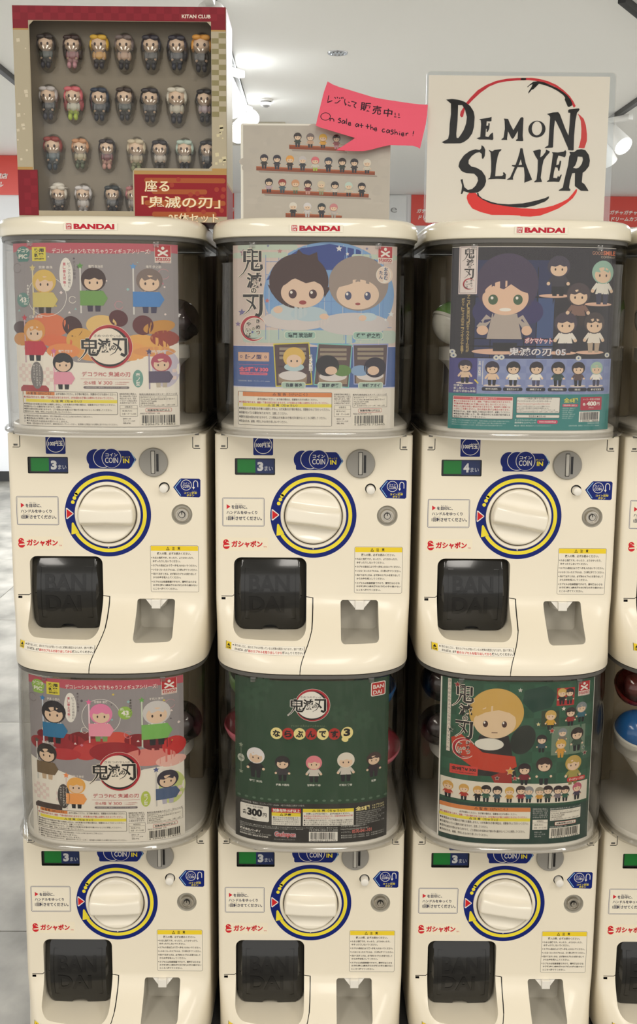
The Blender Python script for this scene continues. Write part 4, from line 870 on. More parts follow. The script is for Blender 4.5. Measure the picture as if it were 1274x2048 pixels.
    a.V('全高 約50mm', 379, 850, 940, 15, WHT, .01, 6); a.rect(395, 850, 398, 992, WHT, 6)
    for i, t in enumerate(('付属の', '差し替えパーツで、', 'お座り状態も再現!')): a.T(t, 240, 992+i*17, 240+(48, 122, 122)[i], 1006+i*17, WHT, .01, 6)
    a.line([(374, 985), (352, 962)], 8, (226, 200, 80), 12)
    a.rect(215, 1046, 1160, 1262, (40, 128, 126), 2)
    K = (66, 60, 60); BG = (228, 224, 216)
    a.rro(236, 1060, 577, 1198, 8, 3, K, BG, 4); a.rect(242, 1066, 571, 1084, (206, 90, 96), 5.5); a.T('△ 注意 （必ずお読みください）', 330, 1068, 480, 1081, (240, 210, 206), .01, 6)
    for i, (t, e, c) in enumerate((('●小さな部品があります。誤飲、窒息などの危険がありますので、', 562, 1), ('　対象年齢未満のお子様には使用しないでください。', 540, 1), ('●尖った部分や鋭い部分がありますので、製造時に保管には', 560, 1), ('　十分にご注意ください。別の用途を禁ずる場合があります。', 555, 1), ('●安全のため、破損・破裂した場合は使用せず、破棄してください。', 560, 0), ('●製造作業工程により、同一商品の中にも仕様が若干異なる', 560, 0), ('　場合があります。ご了承ください。', 420, 0))): a.T(t, 244, 1088+i*15.4, e, 1100+i*15.4, (196, 60, 66) if c else K, .01, 6)
    a.rro(594, 1062, 848, 1160, 8, 3, K, BG, 4); a.T('この製品に関するお問い合わせ', 640, 1066, 800, 1077, K, .01, 6); a.T('グッドスマイルカンパニーカスタマーサポート', 598, 1082, 795, 1093, K, .01, 6); a.T('http://support.goodsmile.info/', 600, 1098, 790, 1110, (206, 110, 100), 0, 6)
    for i in range(4): a.T(('webサイトのお問い合わせフォームよりご連絡ください。', '〒101-0021 東京都千代田区外神田3-16-12', '株式会社グッドスマイルカンパニー カスタマーサポート係', '03-3501-0008 受付時間(平日 10時〜12時、13時〜18時)')[i], 598, 1114+i*11, (790, 780, 820, 840)[i], 1122+i*11, K, 0, 6)
    a.rro(594, 1168, 848, 1188, 6, 2, K, BG, 4); a.T('製品素材:●本体:ABS', 668, 1172, 768, 1184, K, 0, 6)
    a.TO('全6種', 868, 1066, 954, 1096, (206, 206, 90), (30, 90, 90), .04, .05, 4, g=2); a.rr(862, 1104, 956, 1120, 7, (196, 50, 90), 4); a.T('対象年齢15歳以上', 868, 1106, 950, 1117, WHT, .01, 6)
    for i in range(6): a.T('・商品の仕様、図柄および', 860, 1125+i*12, 940-(i % 3)*8, 1133+i*12, (190, 216, 212), 0, 4)
    a.rr(970, 1062, 1106, 1142, 5, (176, 34, 60), 4); a.T('メーカー希望小売価格', 984, 1070, 1094, 1082, WHT, 0, 6); a.T('各', 984, 1096, 1002, 1114, WHT, .03, 6); a.T('400', 1008, 1088, 1070, 1116, WHT, .05, 6); a.T('円', 1074, 1094, 1092, 1114, WHT, .03, 6); a.T('(税込)', 1022, 1122, 1054, 1132, WHT, 0, 6)
    a.barcode(964, 1150, 1096, 1212, '4 580590 148208', 4); a.T('MADE IN CHINA', 1020, 1216, 1096, 1225, (190, 216, 212), 0, 4)
    for i in range(3): a.T(('塗料の成分の恐れがありますので、直射日光の当たる場所や高温多湿の場所、', '※写真はサンプルを使用しています。実際の商品とは多少異なる場合があります。', '※対象年齢は15歳以上です。'), 0, 0, 1, 1, WHT) if 0 else a.T('※写真はサンプルを使用しています。実際の商品とは多少異なる場合があります。', 236, 1206+i*13, 560-i*20, 1214+i*13, (190, 216, 212), 0, 4)
    a.T('グッドスマイルカンパニーの', 588, 1196, 712, 1207, (220, 230, 226), .01, 4); a.T('最新情報をココでチェック!!', 588, 1211, 712, 1222, (220, 230, 226), .01, 4); a.rr(718, 1200, 838, 1222, 9, (206, 60, 100), 4); a.T('www.goodsmile.jp', 730, 1205, 828, 1218, WHT, .02, 6)
    a.T('■企画・販売元 株式会社グッドスマイルカンパニー', 588, 1230, 800, 1240, (200, 220, 216), 0, 4); a.T('©吾峠呼世晴／集英社・アニプレックス・ufotable', 904, 1230, 1096, 1239, (190, 216, 212), 0, 4)
card(.300, 1, fmap(215, 1160, FX0, FX1, 182, 1255, FZ0, FZ1), ur, 'dark poster of big-headed dolls with a teal foot, in the machine below the hand-lettered sign')
# lower middle: dark green poster with five small figures in a row
def lm(a):
    G0 = (44, 72, 52); a.rect(163, 80, 1050, 1090, G0, 0)
    for x, y, r in ((330, 110, 60), (260, 200, 80), (900, 330, 70), (760, 280, 60)):
        for k in range(6): a.ell(x+r*.55*math.cos(k*PI/3), y+r*.55*math.sin(k*PI/3), r*.4, r*.26, (50, 79, 58), 1, 14, k*PI/3)
    a.rr(942, 102, 1028, 188, 9, WHT, 3); a.rr(947, 107, 1023, 183, 7, (186, 44, 40), 4); a.T('BAN', 955, 119, 1017, 143, WHT, .02, 5); a.T('DAI', 955, 153, 1007, 177, WHT, .02, 5)
    title(a, 462, 90, .222, 4, (238, 234, 226))
    a.T('narabundesu.', 490, 348, 690, 360, (104, 120, 90), .0, 3)
    for i, ch in enumerate('ならぶんです'):
        cx = 405+66*i; a.ell(cx, 405, 34, 36, (238, 222, 150) if i % 2 == 0 else (176, 46, 40), 3, 28); a.TO(ch, cx-22, 384, cx+22, 427, BLK, (238, 222, 150) if i % 2 == 0 else (176, 46, 40), .05, .05, 4, g=1)
    a.ell(748, 422, 6, 6, BLK, 5, 12); a.ell(808, 400, 34, 38, (238, 222, 150), 3, 24, .3); a.ell(796, 440, 20, 15, (238, 222, 150), 3, 20, .3); a.T('3', 788, 372, 826, 420, BLK, .05, 5)
    for i in range(11): a.ell(392+i*36, 446, 6, 2.5, (30, 46, 36), 3, 10)
    P = ((285, 506, 692, (226, 222, 222), BL2, BL2, '宇髄 天元'), (440, 544, 700, (42, 36, 40), (60, 56, 62), BL2, '伊黒 小芭内'), (620, 540, 706, (222, 130, 140), (206, 200, 190), BL2, '甘露寺 蜜璃'), (803, 522, 702, (222, 214, 200), (206, 200, 190), BL2, '不死川 実弥'), (966, 536, 690, (70, 52, 50), (50, 36, 46), (44, 34, 44), '玄弥'))
    for cx, y0, y1, hr, tp, lg, t in P:
        doll(a, cx, y0, y1, hr, tp, lg, 6); w = 32 if len(t) < 4 else 38
        a.T(t, cx-(w if len(t) > 2 else 14), 708+10*(cx > 350 and cx < 900), cx+(w if len(t) > 2 else 14), 722+10*(cx > 350 and cx < 900), (226, 226, 216), .03, 3)
    a.rect(196, 505, 200, 672, (120, 132, 112), 3); a.ell(198, 586, 21, 24, (196, 200, 186), 3); a.T('約5cm', 184, 578, 212, 594, (36, 56, 40), .02, 4); starp(a, 198, 505, 15, (150, 160, 140), 3); starp(a, 198, 672, 15, (150, 160, 140), 3)
    for i in range(20): a.ell(185+i*45, 822, 11, 7, (88, 112, 92), 3, 12)
    a.rect(163, 842, 1050, 1090, (52, 50, 48), 2); TX = (190, 190, 184); K = (60, 56, 54); BG = (230, 226, 216)
    a.T('©吾峠呼世晴／集英社・アニプレックス・ufotable　※全ての商品に台紙がつきます。', 200, 848, 570, 860, TX, 0, 4)
    a.rr(192, 868, 362, 968, 9, (232, 228, 218), 3); a.T('メーカー希望小売価格', 228, 874, 328, 886, K, 0, 4); a.T('各', 206, 908, 234, 936, K, .02, 4); a.T('300', 234, 892, 322, 940, BLK, .055, 4); a.T('円', 326, 912, 348, 938, K, .03, 4); a.T('(税込)', 258, 950, 292, 960, K, 0, 4)
    a.rect(378, 874, 546, 902, (196, 50, 50), 3); a.T('対象年齢15才以上', 384, 877, 541, 899, WHT, .035, 4); a.rect(378, 902, 546, 924, (234, 214, 60), 3); a.T('△ 注意', 425, 904, 490, 921, BLK, .03, 4); a.rect(378, 924, 546, 982, BG, 3)
    for i, t in enumerate(('●カプセルは包装容器です。', '開封後は小さなお子様(特に', '3才未満のお子様)の手の届か', 'ないところへ捨ててください。')): a.T(t, 386, 927+i*13, 538, 938+i*13, K, 0, 4)
    a.rect(558, 874, 852, 982, BG, 3); a.rect(558, 874, 852, 896, (234, 214, 60), 4); a.T('△ 注 意（ちゅうい）', 612, 876, 800, 893, BLK, .02, 5); a.T('お買い上げのお客様へ　必ずお読みください。', 578, 899, 830, 911, K, .02, 4)
    for i, (t, c) in enumerate((('●本商品の対象年齢は15才以上です。対象年齢未満のお子様', 1), ('　には絶対に与えないでください。', 1), ('●小さな部品がありますので、小さなお子様が誤って飲み込ま', 0), ('　ないように注意してください。窒息などの危険があります。', 0), ('●とがった部分がありますので、取り扱いに注意してください。', 0))): a.T(t, 564, 914+i*13.5, 846 if i != 1 else 720, 925+i*13.5, (196, 60, 60) if c else K, .01, 4)
    a.TO('全5種', 862, 866, 946, 894, (238, 222, 150), (52, 50, 48), .04, .03, 3, g=1); a.T('1カプセルに', 962, 866, 1032, 878, (226, 214, 160), .02, 4); a.T('1セット入り', 962, 882, 1032, 894, (226, 214, 160), .02, 4)
    for i in range(7): a.T('商品の仕様は予告なく変更する場合があります。ご了承', 866, 900+i*12, 1034-(i % 3)*20, 909+i*12, TX, 0, 4)
    for i in range(2): a.T('【使用上の注意】●本商品をお使いのときは●小さなお子様の手の届かないところに保管してください。●本体の内容', 190, 990+i*10, 760-i*200, 998+i*10, TX, 0, 4)
    a.T('発売元', 190, 1010, 220, 1020, TX, 0, 4); a.T('株式会社バンダイ', 190, 1024, 312, 1040, WHT, .03, 4); a.T('東京都台東区駒形 1-4-8 〒111-8081', 190, 1044, 375, 1054, TX, 0, 4); a.T('BANDAI 2021 MADE IN CHINA', 190, 1058, 358, 1068, WHT, .02, 4)
    a.T('751293-2551117-300', 596, 1002, 760, 1016, TX, .0, 4); a.barcode(594, 1020, 760, 1080, '4549660 581179', 3)
    a.TO('Gashapon', 396, 1024, 516, 1062, (206, 90, 90), (190, 190, 196), .03, .07, 3, g=3); a.T('ガシャポンオフィシャルサイト', 392, 1068, 514, 1076, TX, 0, 4)
    a.T('バンダイお客様相談センター', 778, 982, 930, 994, TX, .01, 4); a.T('https://support.bandai.co.jp/', 778, 1000, 940, 1012, TX, 0, 4); a.T('ナビダイヤル', 780, 1020, 836, 1030, TX, 0, 4); a.T('0570-041-101', 844, 1012, 958, 1034, (216, 120, 110), .02, 4)
    for i in range(2): a.T('●電話受付時間 10時〜17時(祝日、夏季、冬季休業日を除く)', 780, 1042+i*13, 1034, 1052+i*13, TX, 0, 4)
card(0, 0, fmap(163, 1050, FX0, FX1, 82, 1088, FZ0, FZ1), lm, 'dark green poster with five small figures in a row, in the lower middle machine')
# lower right: green comic-style poster
def lr(a):
    a.rect(197, 80, 1048, 1048, (44, 82, 62), 0)
    for i in range(12):
        for j in range(9):
            if (i+j) % 2: a.rect(205+i*70, 95+j*66, 275+i*70, 161+j*66, (50, 92, 70), 1)
    a.poly([(640, 130), (760, 100), (820, 150), (790, 230), (690, 260), (630, 200)], (34, 66, 56), 2)
    # large plain doll in a red scarf with a dark bird shape
    a.ell(490, 262, 150, 142, (206, 166, 88), 3, 40); a.ell(482, 318, 116, 96, (224, 196, 160), 4, 40)
    a.poly([(362, 300), (380, 215), (470, 170), (590, 210), (612, 300), (560, 262), (500, 246), (430, 262)], (206, 166, 88), 5)
    a.poly([(400, 398), (560, 398), (612, 640), (330, 640)], (44, 40, 40), 3.5); a.poly([(250, 430), (300, 400), (420, 500), (600, 520), (612, 580), (540, 620), (380, 600), (260, 520)], (190, 62, 40), 4.5); a.ell(455, 450, 80, 36, (222, 218, 206), 6); a.poly([(470, 640), (580, 590), (590, 690), (500, 697)], (150, 44, 36), 4)
    for s in (-1, 1): a.ell(482+s*52, 330, 14, 19, (70, 44, 40), 6); a.ell(477+s*52, 322, 5, 7, WHT, 7, 10)
    a.line([(465, 380), (498, 380)], 4, (90, 50, 46), 6); a.ell(640, 420, 66, 90, (40, 46, 42), 8, 30, .4)
    # small framed dolls
    a.rect(820, 118, 922, 222, (176, 44, 44), 3); doll(a, 850, 120, 215, (206, 170, 96), BL2, BL2, 8); doll(a, 894, 122, 215, (44, 36, 36), (50, 84, 66), BL2, 8)
    a.rect(738, 250, 838, 342, (52, 66, 48), 3); doll(a, 790, 246, 360, (206, 170, 96), (206, 160, 60), BL2, 8)
    doll(a, 905, 235, 345, (52, 42, 40), (150, 50, 50), BL2, 8); doll(a, 970, 212, 330, (130, 136, 140), (56, 104, 120), BL2, 8)
    doll(a, 745, 390, 495, (44, 36, 38), (56, 80, 90), BL2, 8); a.rect(800, 345, 1000, 515, (110, 130, 110), 3); doll(a, 862, 355, 450, (130, 136, 140), (120, 110, 100), BL2, 8); doll(a, 950, 360, 500, (48, 36, 36), (60, 80, 66), BL2, 8); doll(a, 855, 420, 530, (206, 166, 80), (206, 150, 60), (206, 150, 60), 14)
    doll(a, 655, 560, 690, (46, 34, 40), (120, 30, 44), BL2, 8); doll(a, 765, 525, 690, (56, 38, 36), (44, 90, 72), BL2, 8); doll(a, 935, 525, 700, (190, 160, 84), (160, 150, 80), (130, 120, 70), 8)
    for x, y, s, c in ((275, 112, 16, (150, 40, 44)), (615, 128, 11, (200, 196, 186)), (862, 240, 11, (226, 220, 206)), (800, 368, 15, (170, 50, 44)), (1003, 520, 14, (110, 40, 40)), (575, 608, 24, (214, 160, 70)), (602, 650, 15, (176, 40, 44)), (504, 650, 12, (60, 40, 44)), (245, 385, 14, (30, 60, 50)), (722, 328, 10, (216, 206, 130)), (992, 485, 10, (40, 90, 90))): starp(a, x, y, s+3, (224, 214, 200), 14); starp(a, x, y, s, c, 15)
    a.rect(226, 84, 244, 516, (222, 212, 198), 3); a.V('きゃらばんちょうこうラバーマスコット', 235, 92, 510, 15, (80, 80, 76), 0, 4)
    vtitle(a, 228, 94, .232, 12); maker(a, 945, 92, .8, 6)
    a.rect(246, 588, 396, 642, (206, 70, 60), 12); a.T('全9種￥300', 254, 597, 388, 620, (50, 36, 36), .04, 13); a.T('メーカー希望小売価格(税込)', 256, 626, 386, 636, (50, 36, 36), 0, 13)
    a.rr(900, 655, 1012, 680, 9, (196, 60, 56), 16); a.T('ボールチェーン付き', 912, 660, 1002, 675, WHT, .02, 17)
    a.poly([(200, 672), (1030, 690), (1030, 806), (200, 790)], (224, 216, 200), 5)
    for i, (cx, hr, tp) in enumerate(((240, (206, 160, 84), (180, 60, 44)), (325, (206, 160, 84), (170, 50, 40)), (400, (206, 160, 84), BL2), (446, (44, 36, 36), (50, 90, 70)), (508, (44, 36, 38), (56, 80, 90)), (576, (206, 166, 84), (200, 150, 60)), (640, (60, 46, 44), (150, 50, 60)), (684, (140, 140, 142), (56, 110, 120)), (745, (150, 140, 120), (206, 150, 60)), (792, (48, 36, 36), (60, 80, 66)), (850, (44, 34, 40), (120, 110, 116)), (893, (50, 36, 36), (44, 90, 72)), (965, (186, 90, 110), (70, 60, 80)))):
        doll(a, cx, 694+(i % 3)*4, 796, hr, tp, BL2, 8)
    a.poly([(197, 806), (1048, 822), (1048, 1048), (197, 1048)], (40, 66, 58), 5)
    fine(a, 198, 822, 998, 1020, '4 589675 713249', 1, True, 7, True)
card(.300, 0, fmap(190, 1052, FX0, FX1, 84, 1046, FZ0, FZ1), lr, 'green comic-style poster of rubber charms, in the lower machine under the one reading 4')

# ---------------------------------------------------------------- capsules in the cases
def capcol(nm, rgb, tint): return (mat(nm+'_capsule_shell', rgb, .18, coat=.4), clear_mat(nm+'_capsule_clear', tint, 1.0, .05, .04))
CAPS = {'pink': capcol('pink', (222, 120, 138), (.97, .66, .72)), 'blue': capcol('blue', (30, 90, 150), (.45, .70, .92)), 'green': capcol('green', (104, 150, 70), (.66, .86, .60)), 'red': capcol('red', (120, 34, 30), (.75, .35, .30)), 'dark': capcol('dark', (44, 34, 32), (.45, .40, .38))}
WHITEC = mat('capsule_white_half', (226, 224, 214), .25)
def capsule(x, y, z, col, label, rot=(0, 0, 0), white=False, r=.033, group='toy capsules in the cases'):
    o = thing('toy_capsule', label, 'capsule', (x, y, z), 0, group); o.rotation_euler = rot
    n = 10; up = [(r*math.cos(PI/2*k/n), r*math.sin(PI/2*k/n)) for k in range(n+1)]; up[-1] = (0, r)
    dn = [(r*.97*math.cos(PI/2*k/n), -r*.9*math.sin(PI/2*k/n)) for k in range(n+1)]; dn[-1] = (0, -r*.9)
    lathe('capsule_bottom', [(r*1.03, .0012), (r*1.03, -.003)]+dn, WHITEC if white else CAPS[col][0], o, 32, 'Z')
    lathe('capsule_top', [(r*1.0, .0012)]+up, CAPS[col][0] if white else CAPS[col][1], o, 32, 'Z')
    if not white:
        bm = bmesh.new(); bmesh.ops.create_icosphere(bm, subdivisions=2, radius=r*.6)
        for v in bm.verts: v.co *= random.uniform(.85, 1.1)
        bmobj('bagged_toy', bm, mat('bagged_toy_'+col, (150, 130, 140), .4) if 'bagged_toy_'+col not in MATS else MATS['bagged_toy_'+col], o, True)
    return o
LZ = Z0; UZ = Z0+UH
capsule(-.100, .020, LZ+.503, 'pink', 'pink capsule left of the dark green poster', (.3, .2, 0))
capsule(-.098, .062, LZ+.562, 'green', 'green capsule at the top left behind the dark green poster', (.2, .5, 0))
capsule(.094, .020, LZ+.562, 'blue', 'blue capsule at the top right behind the dark green poster', (.3, -.3, 0))
capsule(.101, .010, LZ+.474, 'pink', 'pink capsule right of the dark green poster', (.3, -.4, .5))
capsule(.300-.103, .030, LZ+.500, 'dark', 'dark brown capsule low at the left of the green comic poster', (.3, .2, 0))
capsule(.300-.100, .045, LZ+.566, 'dark', 'dark brown capsule high at the left of the green comic poster', (.6, .2, 0))
capsule(.5955-.103, .010, LZ+.500, 'blue', 'blue capsule at the right edge of the picture', (.4, .2, 0), True)
capsule(.5955-.100, .030, LZ+.565, 'red', 'dark red capsule above the blue one at the right edge', (.6, .2, 0))
capsule(.300-.098, .035, UZ+.500, 'green', 'green and white capsule at the left of the dark doll poster', (-.2, .5, 0), True)
capsule(.5955-.098, .035, UZ+.505, 'green', 'green and white capsule in the cut-off upper right machine', (-.2, .5, 0), True)
capsule(-.300+.098, .060, UZ+.500, 'dark', 'dark capsule at the right behind the cut-fruit poster', (.2, .5, 0))
capsule(-.300+.098, .040, LZ+.500, 'dark', 'dark capsule at the right behind the red-berry poster', (.2, .5, 0))
# ---------------------------------------------------------------- what stands on the lids
LT = Z0+2*UH+.0297       # top of the lids
WZ = Z0+UH+DZ            # height that was measured from (centre of the upper dials)
# tall figure box
CARDR = mat('box_card_red', (128, 22, 34), .38); CARDB = mat('box_card_beige', (172, 160, 134), .4); TRAY = mat('blister_tray', (132, 120, 102), .3, coat=.5); GOLD = (176, 140, 84)
bx = thing('figure_set_box', 'tall red and beige window box of small seated figures on the left machine', 'box', (-.272, .02, LT))
BW, BH, BD = .147, WZ+.7045-LT, .115
B = lambda x, z: (x+.272, z+WZ-LT)     # measured panel coordinates -> box coordinates
win = []
x0, z0 = B(-.3965, .4315); x1, z1 = B(-.1455, .6855); lx, lz = B(-.2575, .4905)
win = [(x0+.006, z0), (lx, z0), (lx, lz-.004), (lx+.004, lz), (x1-.005, lz), (x1, lz+.005), (x1, z1-.006), (x1-.006, z1), (x0+.006, z1), (x0, z1-.006), (x0, z0+.006)]
holed_plate('front_panel', [(-BW, 0), (BW, 0), (BW, BH), (-BW, BH)], [win], 0, .0012, CARDB, bx)
a = Art(lambda u, v: B(-.419+(u-78)/1128*.2935, .7050-(v-44)/1090*.2800))
# printed bands around the window
def band(v0, v1, col, L):
    a.rect(78, v0, 160, v1, col, L); a.rect(1128, v0, 1206, v1, col, L)
a.rect(78, 44, 1206, 118, (124, 22, 36), 1); band(118, 160, (124, 22, 36), 1); band(160, 168, GOLD, 2)
band(168, 885, (176, 166, 142), 1); band(878, 892, GOLD, 2); a.rect(78, 892, 185, 1134, (124, 22, 36), 1)
rnd = random.Random(3)
for k in range(13):
    x, y = rnd.uniform(84, 150), rnd.uniform(200, 840); s = rnd.uniform(3, 11); a.poly([(x-s, y-s*.8), (x+s*.8, y-s), (x+s, y+s*.8), (x-s*.8, y+s)], (206, 196, 172), 2)
for j in range(22):
    for i in range(2):
        if (i+j) % 2 and j*27 < 420: a.rect(1130+i*38, 175+j*27, 1168+i*38, 202+j*27, (138, 130, 92), 2)
for k in range(12):
    x, y = rnd.uniform(1138, 1198), rnd.uniform(620, 860); s = rnd.uniform(3, 12); a.poly([(x-s, y-s*.8), (x+s*.8, y-s), (x+s, y+s*.8), (x-s*.8, y+s)], (206, 196, 160), 2)
for i in range(28):
    for j in range(2):
        if (i+j) % 2: a.rect(80+i*40, 46+j*34, 120+i*40, 80+j*34, (134, 28, 42), 2)
for j in range(6):
    for i in range(2):
        if (i+j) % 2: a.rect(110+i*35, 900+j*38, 145+i*35, 938+j*38, (134, 28, 42), 2)
a.T('KITAN CLUB', 974, 83, 1126, 102, (228, 214, 200), .03, 3)
a.rect(706, 892, 1206, 1134, (140, 24, 34), 1); a.rect(706, 892, 1206, 912, GOLD, 2)
for i, (q, w) in enumerate(((930, 1206), (990, 1100), (1050, 1206), (1110, 1150))): a.rr(760+40*(i % 2), q, min(w, 1200), q+26, 12, (164, 84, 44), 2)
for k in range(16): x, y = rnd.uniform(900, 1190), rnd.uniform(930, 1120); a.ell(x, y, 13, 13, (160, 60, 44), 2.5, 14)
for t, q in (('座る', (762, 942, 895, 1004)), ('「鬼滅の刃」', (745, 1028, 1170, 1090)), ('25体セット', (890, 1118, 1160, 1168))): a.TO(t, *q, (236, 222, 190), (196, 130, 70), .01, .03, 4, g=2.5)
a.v = [(x, y, max(z, .0005)) for x, y, z in a.v]
a.build('front_print', bx, yoff=-.0002)
box('side_panel', BW-.0012, BW, .0012, BD, 0, BH, CARDB, bx); box('side_panel', -BW, -BW+.0012, .0012, BD, 0, BH, CARDB, bx)
a = Art(lambda u, v: (u, v)); 
sp = Art(); sp.rect(0, BH-.0330, BD, BH, (140, 30, 44), 1); sp.rect(0, 0, BD, .052, (140, 30, 44), 1); sp.rect(0, .052, BD, .056, GOLD, 1); sp.rect(0, .056, BD, BH-.033, (190, 180, 152), 1)
sp = sp.build('side_print', bx)
for v in sp.data.vertices: v.co = Vector((BW+.0002, v.co.x, v.co.z))
box('back_panel', -BW, BW, BD, BD+.0012, 0, BH, CARDR, bx); box('top_panel', -BW, BW, .0012, BD, BH-.0012, BH, CARDR, bx); box('bottom_panel', -BW+.0012, BW-.0012, .0012, BD, 0, .0012, CARDR, bx)
wi = prism('window_film', [(x, z) for x, z in win], .0016, .0019, FILM, bx)
box('inner_tray', -BW+.0014, BW-.0014, .036, .050, .002, BH-.002, TRAY, bx)
# 25 little seated figures, each behind its own blister
HX = [(88, 78, 70), (60, 40, 40), (222, 178, 60), (120, 106, 104), (50, 46, 60), (52, 48, 62), (226, 160, 70),
      (196, 190, 190), (216, 110, 120), (50, 60, 80), (60, 46, 42), (54, 48, 54), (220, 214, 200), (40, 36, 42),
      (150, 60, 54), (206, 150, 110), (54, 44, 48), (210, 196, 170), (46, 42, 48), (190, 210, 200), (48, 46, 52),
      (222, 216, 206), (216, 212, 214), (52, 60, 64), (200, 130, 134)]
HX[0] = (54, 44, 42); HX[20] = (50, 48, 54)
TP = [(54, 66, 60), (150, 84, 90), (214, 160, 60), (196, 160, 134), (60, 56, 54), (60, 60, 70), (60, 52, 50),
      (60, 62, 70), (206, 204, 190), (44, 48, 60), (60, 66, 60), (58, 54, 58), (206, 200, 184), (180, 160, 170),
      (80, 100, 110), (190, 180, 150), (120, 50, 60), (190, 176, 150), (206, 196, 186), (200, 190, 170), (50, 50, 56),
      (50, 46, 50), (206, 200, 200), (56, 56, 66), (190, 180, 176)]
LG = [(50, 50, 60), (190, 140, 150), (56, 52, 60), (50, 48, 54), (48, 48, 56), (48, 52, 66), (50, 48, 56),
      (60, 60, 70), (170, 190, 80), (40, 44, 56), (48, 48, 54), (50, 48, 52), (46, 46, 54), (40, 40, 46),
      (60, 70, 80), (90, 100, 80), (196, 150, 140), (140, 144, 110), (70, 64, 60), (44, 44, 52), (44, 44, 50),
      (60, 56, 60), (190, 186, 186), (46, 46, 54), (170, 166, 160)]
HN = ['brown-haired', 'long dark-haired', 'yellow-haired', 'grey-headed', 'navy-haired', 'slim dark-haired', 'orange-haired', 'silver-haired', 'pink-haired', 'blue-black haired', 'spiky dark-haired', 'short black-haired', 'pale cream-haired', 'dark-haired, mauve-topped',
      'red-headed', 'tan-haired', 'black-haired, red-robed', 'bald pale', 'black-haired, cream-shirted', 'pale green-haired', 'all-dark', 'pale-hatted', 'all-white', 'dark teal-haired', 'half-hidden rosy']
FU = [(228, 165, 340), (370, 168, 340), (515, 165, 342), (650, 165, 345), (795, 165, 345), (935, 165, 345), (1068, 160, 355),
      (232, 435, 610), (368, 435, 612), (510, 440, 615), (648, 438, 612), (785, 440, 620), (930, 435, 625), (1083, 445, 618),
      (248, 700, 878), (398, 710, 870), (545, 712, 872), (705, 710, 885), (835, 715, 878), (970, 712, 880), (1098, 715, 885),
      (272, 975, 1122), (408, 970, 1122), (570, 972, 1120), (688, 985, 1122)]
def fig(i, x, z, h, hair, top, leg):
    row = ('top', 'second', 'third', 'bottom')[0 if i < 7 else 1 if i < 14 else 2 if i < 21 else 3]; pos = ('first', 'second', 'third', 'fourth', 'fifth', 'sixth', 'seventh')[i % 7 if i < 21 else i-21]
    o = thing('toy_figure', HN[i]+' toy figure, '+pos+' from the left in the '+row+' row of the window box', 'toy figure', (x, .0, z), 0, 'seated toy figures in the window box')
    s = h/.050; yy = .0265+.0
    def part(name, shapes, rgb, par=None):
        bm = bmesh.new()
        for (cx, cy, cz, rx, ry, rz) in shapes:
            g = bmesh.ops.create_icosphere(bm, subdivisions=2, radius=1.0)
            for v in g['verts']: v.co = Vector((cx+v.co.x*rx, cy+v.co.y*ry, cz+v.co.z*rz))*s
        p = bmobj(name, bm, PAINT, par or o, True)
        if not par: p.location = (0, bx.location.y+yy, 0)
        at = p.data.attributes.new('Col', 'FLOAT_COLOR', 'CORNER'); at.data.foreach_set('color', list(lin(rgb))*len(p.data.loops)); return p
    part('legs', [(-.0042, -.006, .0035, .0036, .0045, .0052), (.0042, -.006, .0035, .0036, .0045, .0052), (-.0040, -.001, .0100, .0046, .0065, .0046), (.0040, -.001, .0100, .0046, .0065, .0046)], leg)
    part('torso', [(0, .001, .0185, .0072, .0055, .0085), (-.0078, -.001, .0185, .0028, .003, .0065), (.0078, -.001, .0185, .0028, .003, .0065)], top)
    part('hands', [(-.0066, -.0045, .0135, .0020, .0020, .0020), (.0066, -.0045, .0135, .0020, .0020, .0020)], (222, 192, 168))
    hd = part('head', [(0, -.0006, .0350, .0128, .0110, .0118)], (224, 196, 172))
    hh = [(0, .0030, .0385, .0142, .0112, .0122), (-.0118, .0010, .0345, .0032, .0065, .0090), (.0118, .0010, .0345, .0032, .0065, .0090), (-.0062, -.0082, .0440, .0066, .0036, .0036), (.0060, -.0082, .0436, .0070, .0036, .0040)]
    if i in (1, 5, 9, 8): hh += [(-.0118, .003, .0240, .0036, .0050, .0110), (.0118, .003, .0240, .0036, .0050, .0110)]
    part('hair', hh, hair)
    part('eyes', [(-.0048, -.0108, .0335, .0017, .0007, .0023), (.0048, -.0108, .0335, .0017, .0007, .0023)], (60, 46, 46), hd)
    if i == 21: part('hat', [(0, .001, .0445, .0175, .0140, .0018), (0, .001, .0485, .0110, .0095, .0055)], (228, 222, 212))
    return o
for i, (u, v0, v1) in enumerate(FU):
    x, z = B(-.419+(u-78)/1128*.2935, .7050-(v1-44)/1090*.2800); h = (v1-v0)/1090*.2800*1.02
    if i >= 21: h = max(h, .042)
    fig(i, bx.location.x+x, bx.location.z+z, h, HX[i], TP[i], LG[i])
    s = h/.050; bm = bmesh.new()
    g = bmesh.ops.create_uvsphere(bm, u_segments=20, v_segments=12, radius=1.0)
    for v in g['verts']:
        w = .0185 if v.co.z > 0 else .0165; v.co = Vector((v.co.x*w*s, v.co.y*.0195, v.co.z*.0300*s))
    dl = [v for v in bm.verts if v.co.y > .0]; bmesh.ops.delete(bm, geom=dl, context='VERTS')
    bmobj('blister', bm, BLIST, bx, True, loc=(x, .0355, z+.0245*s))

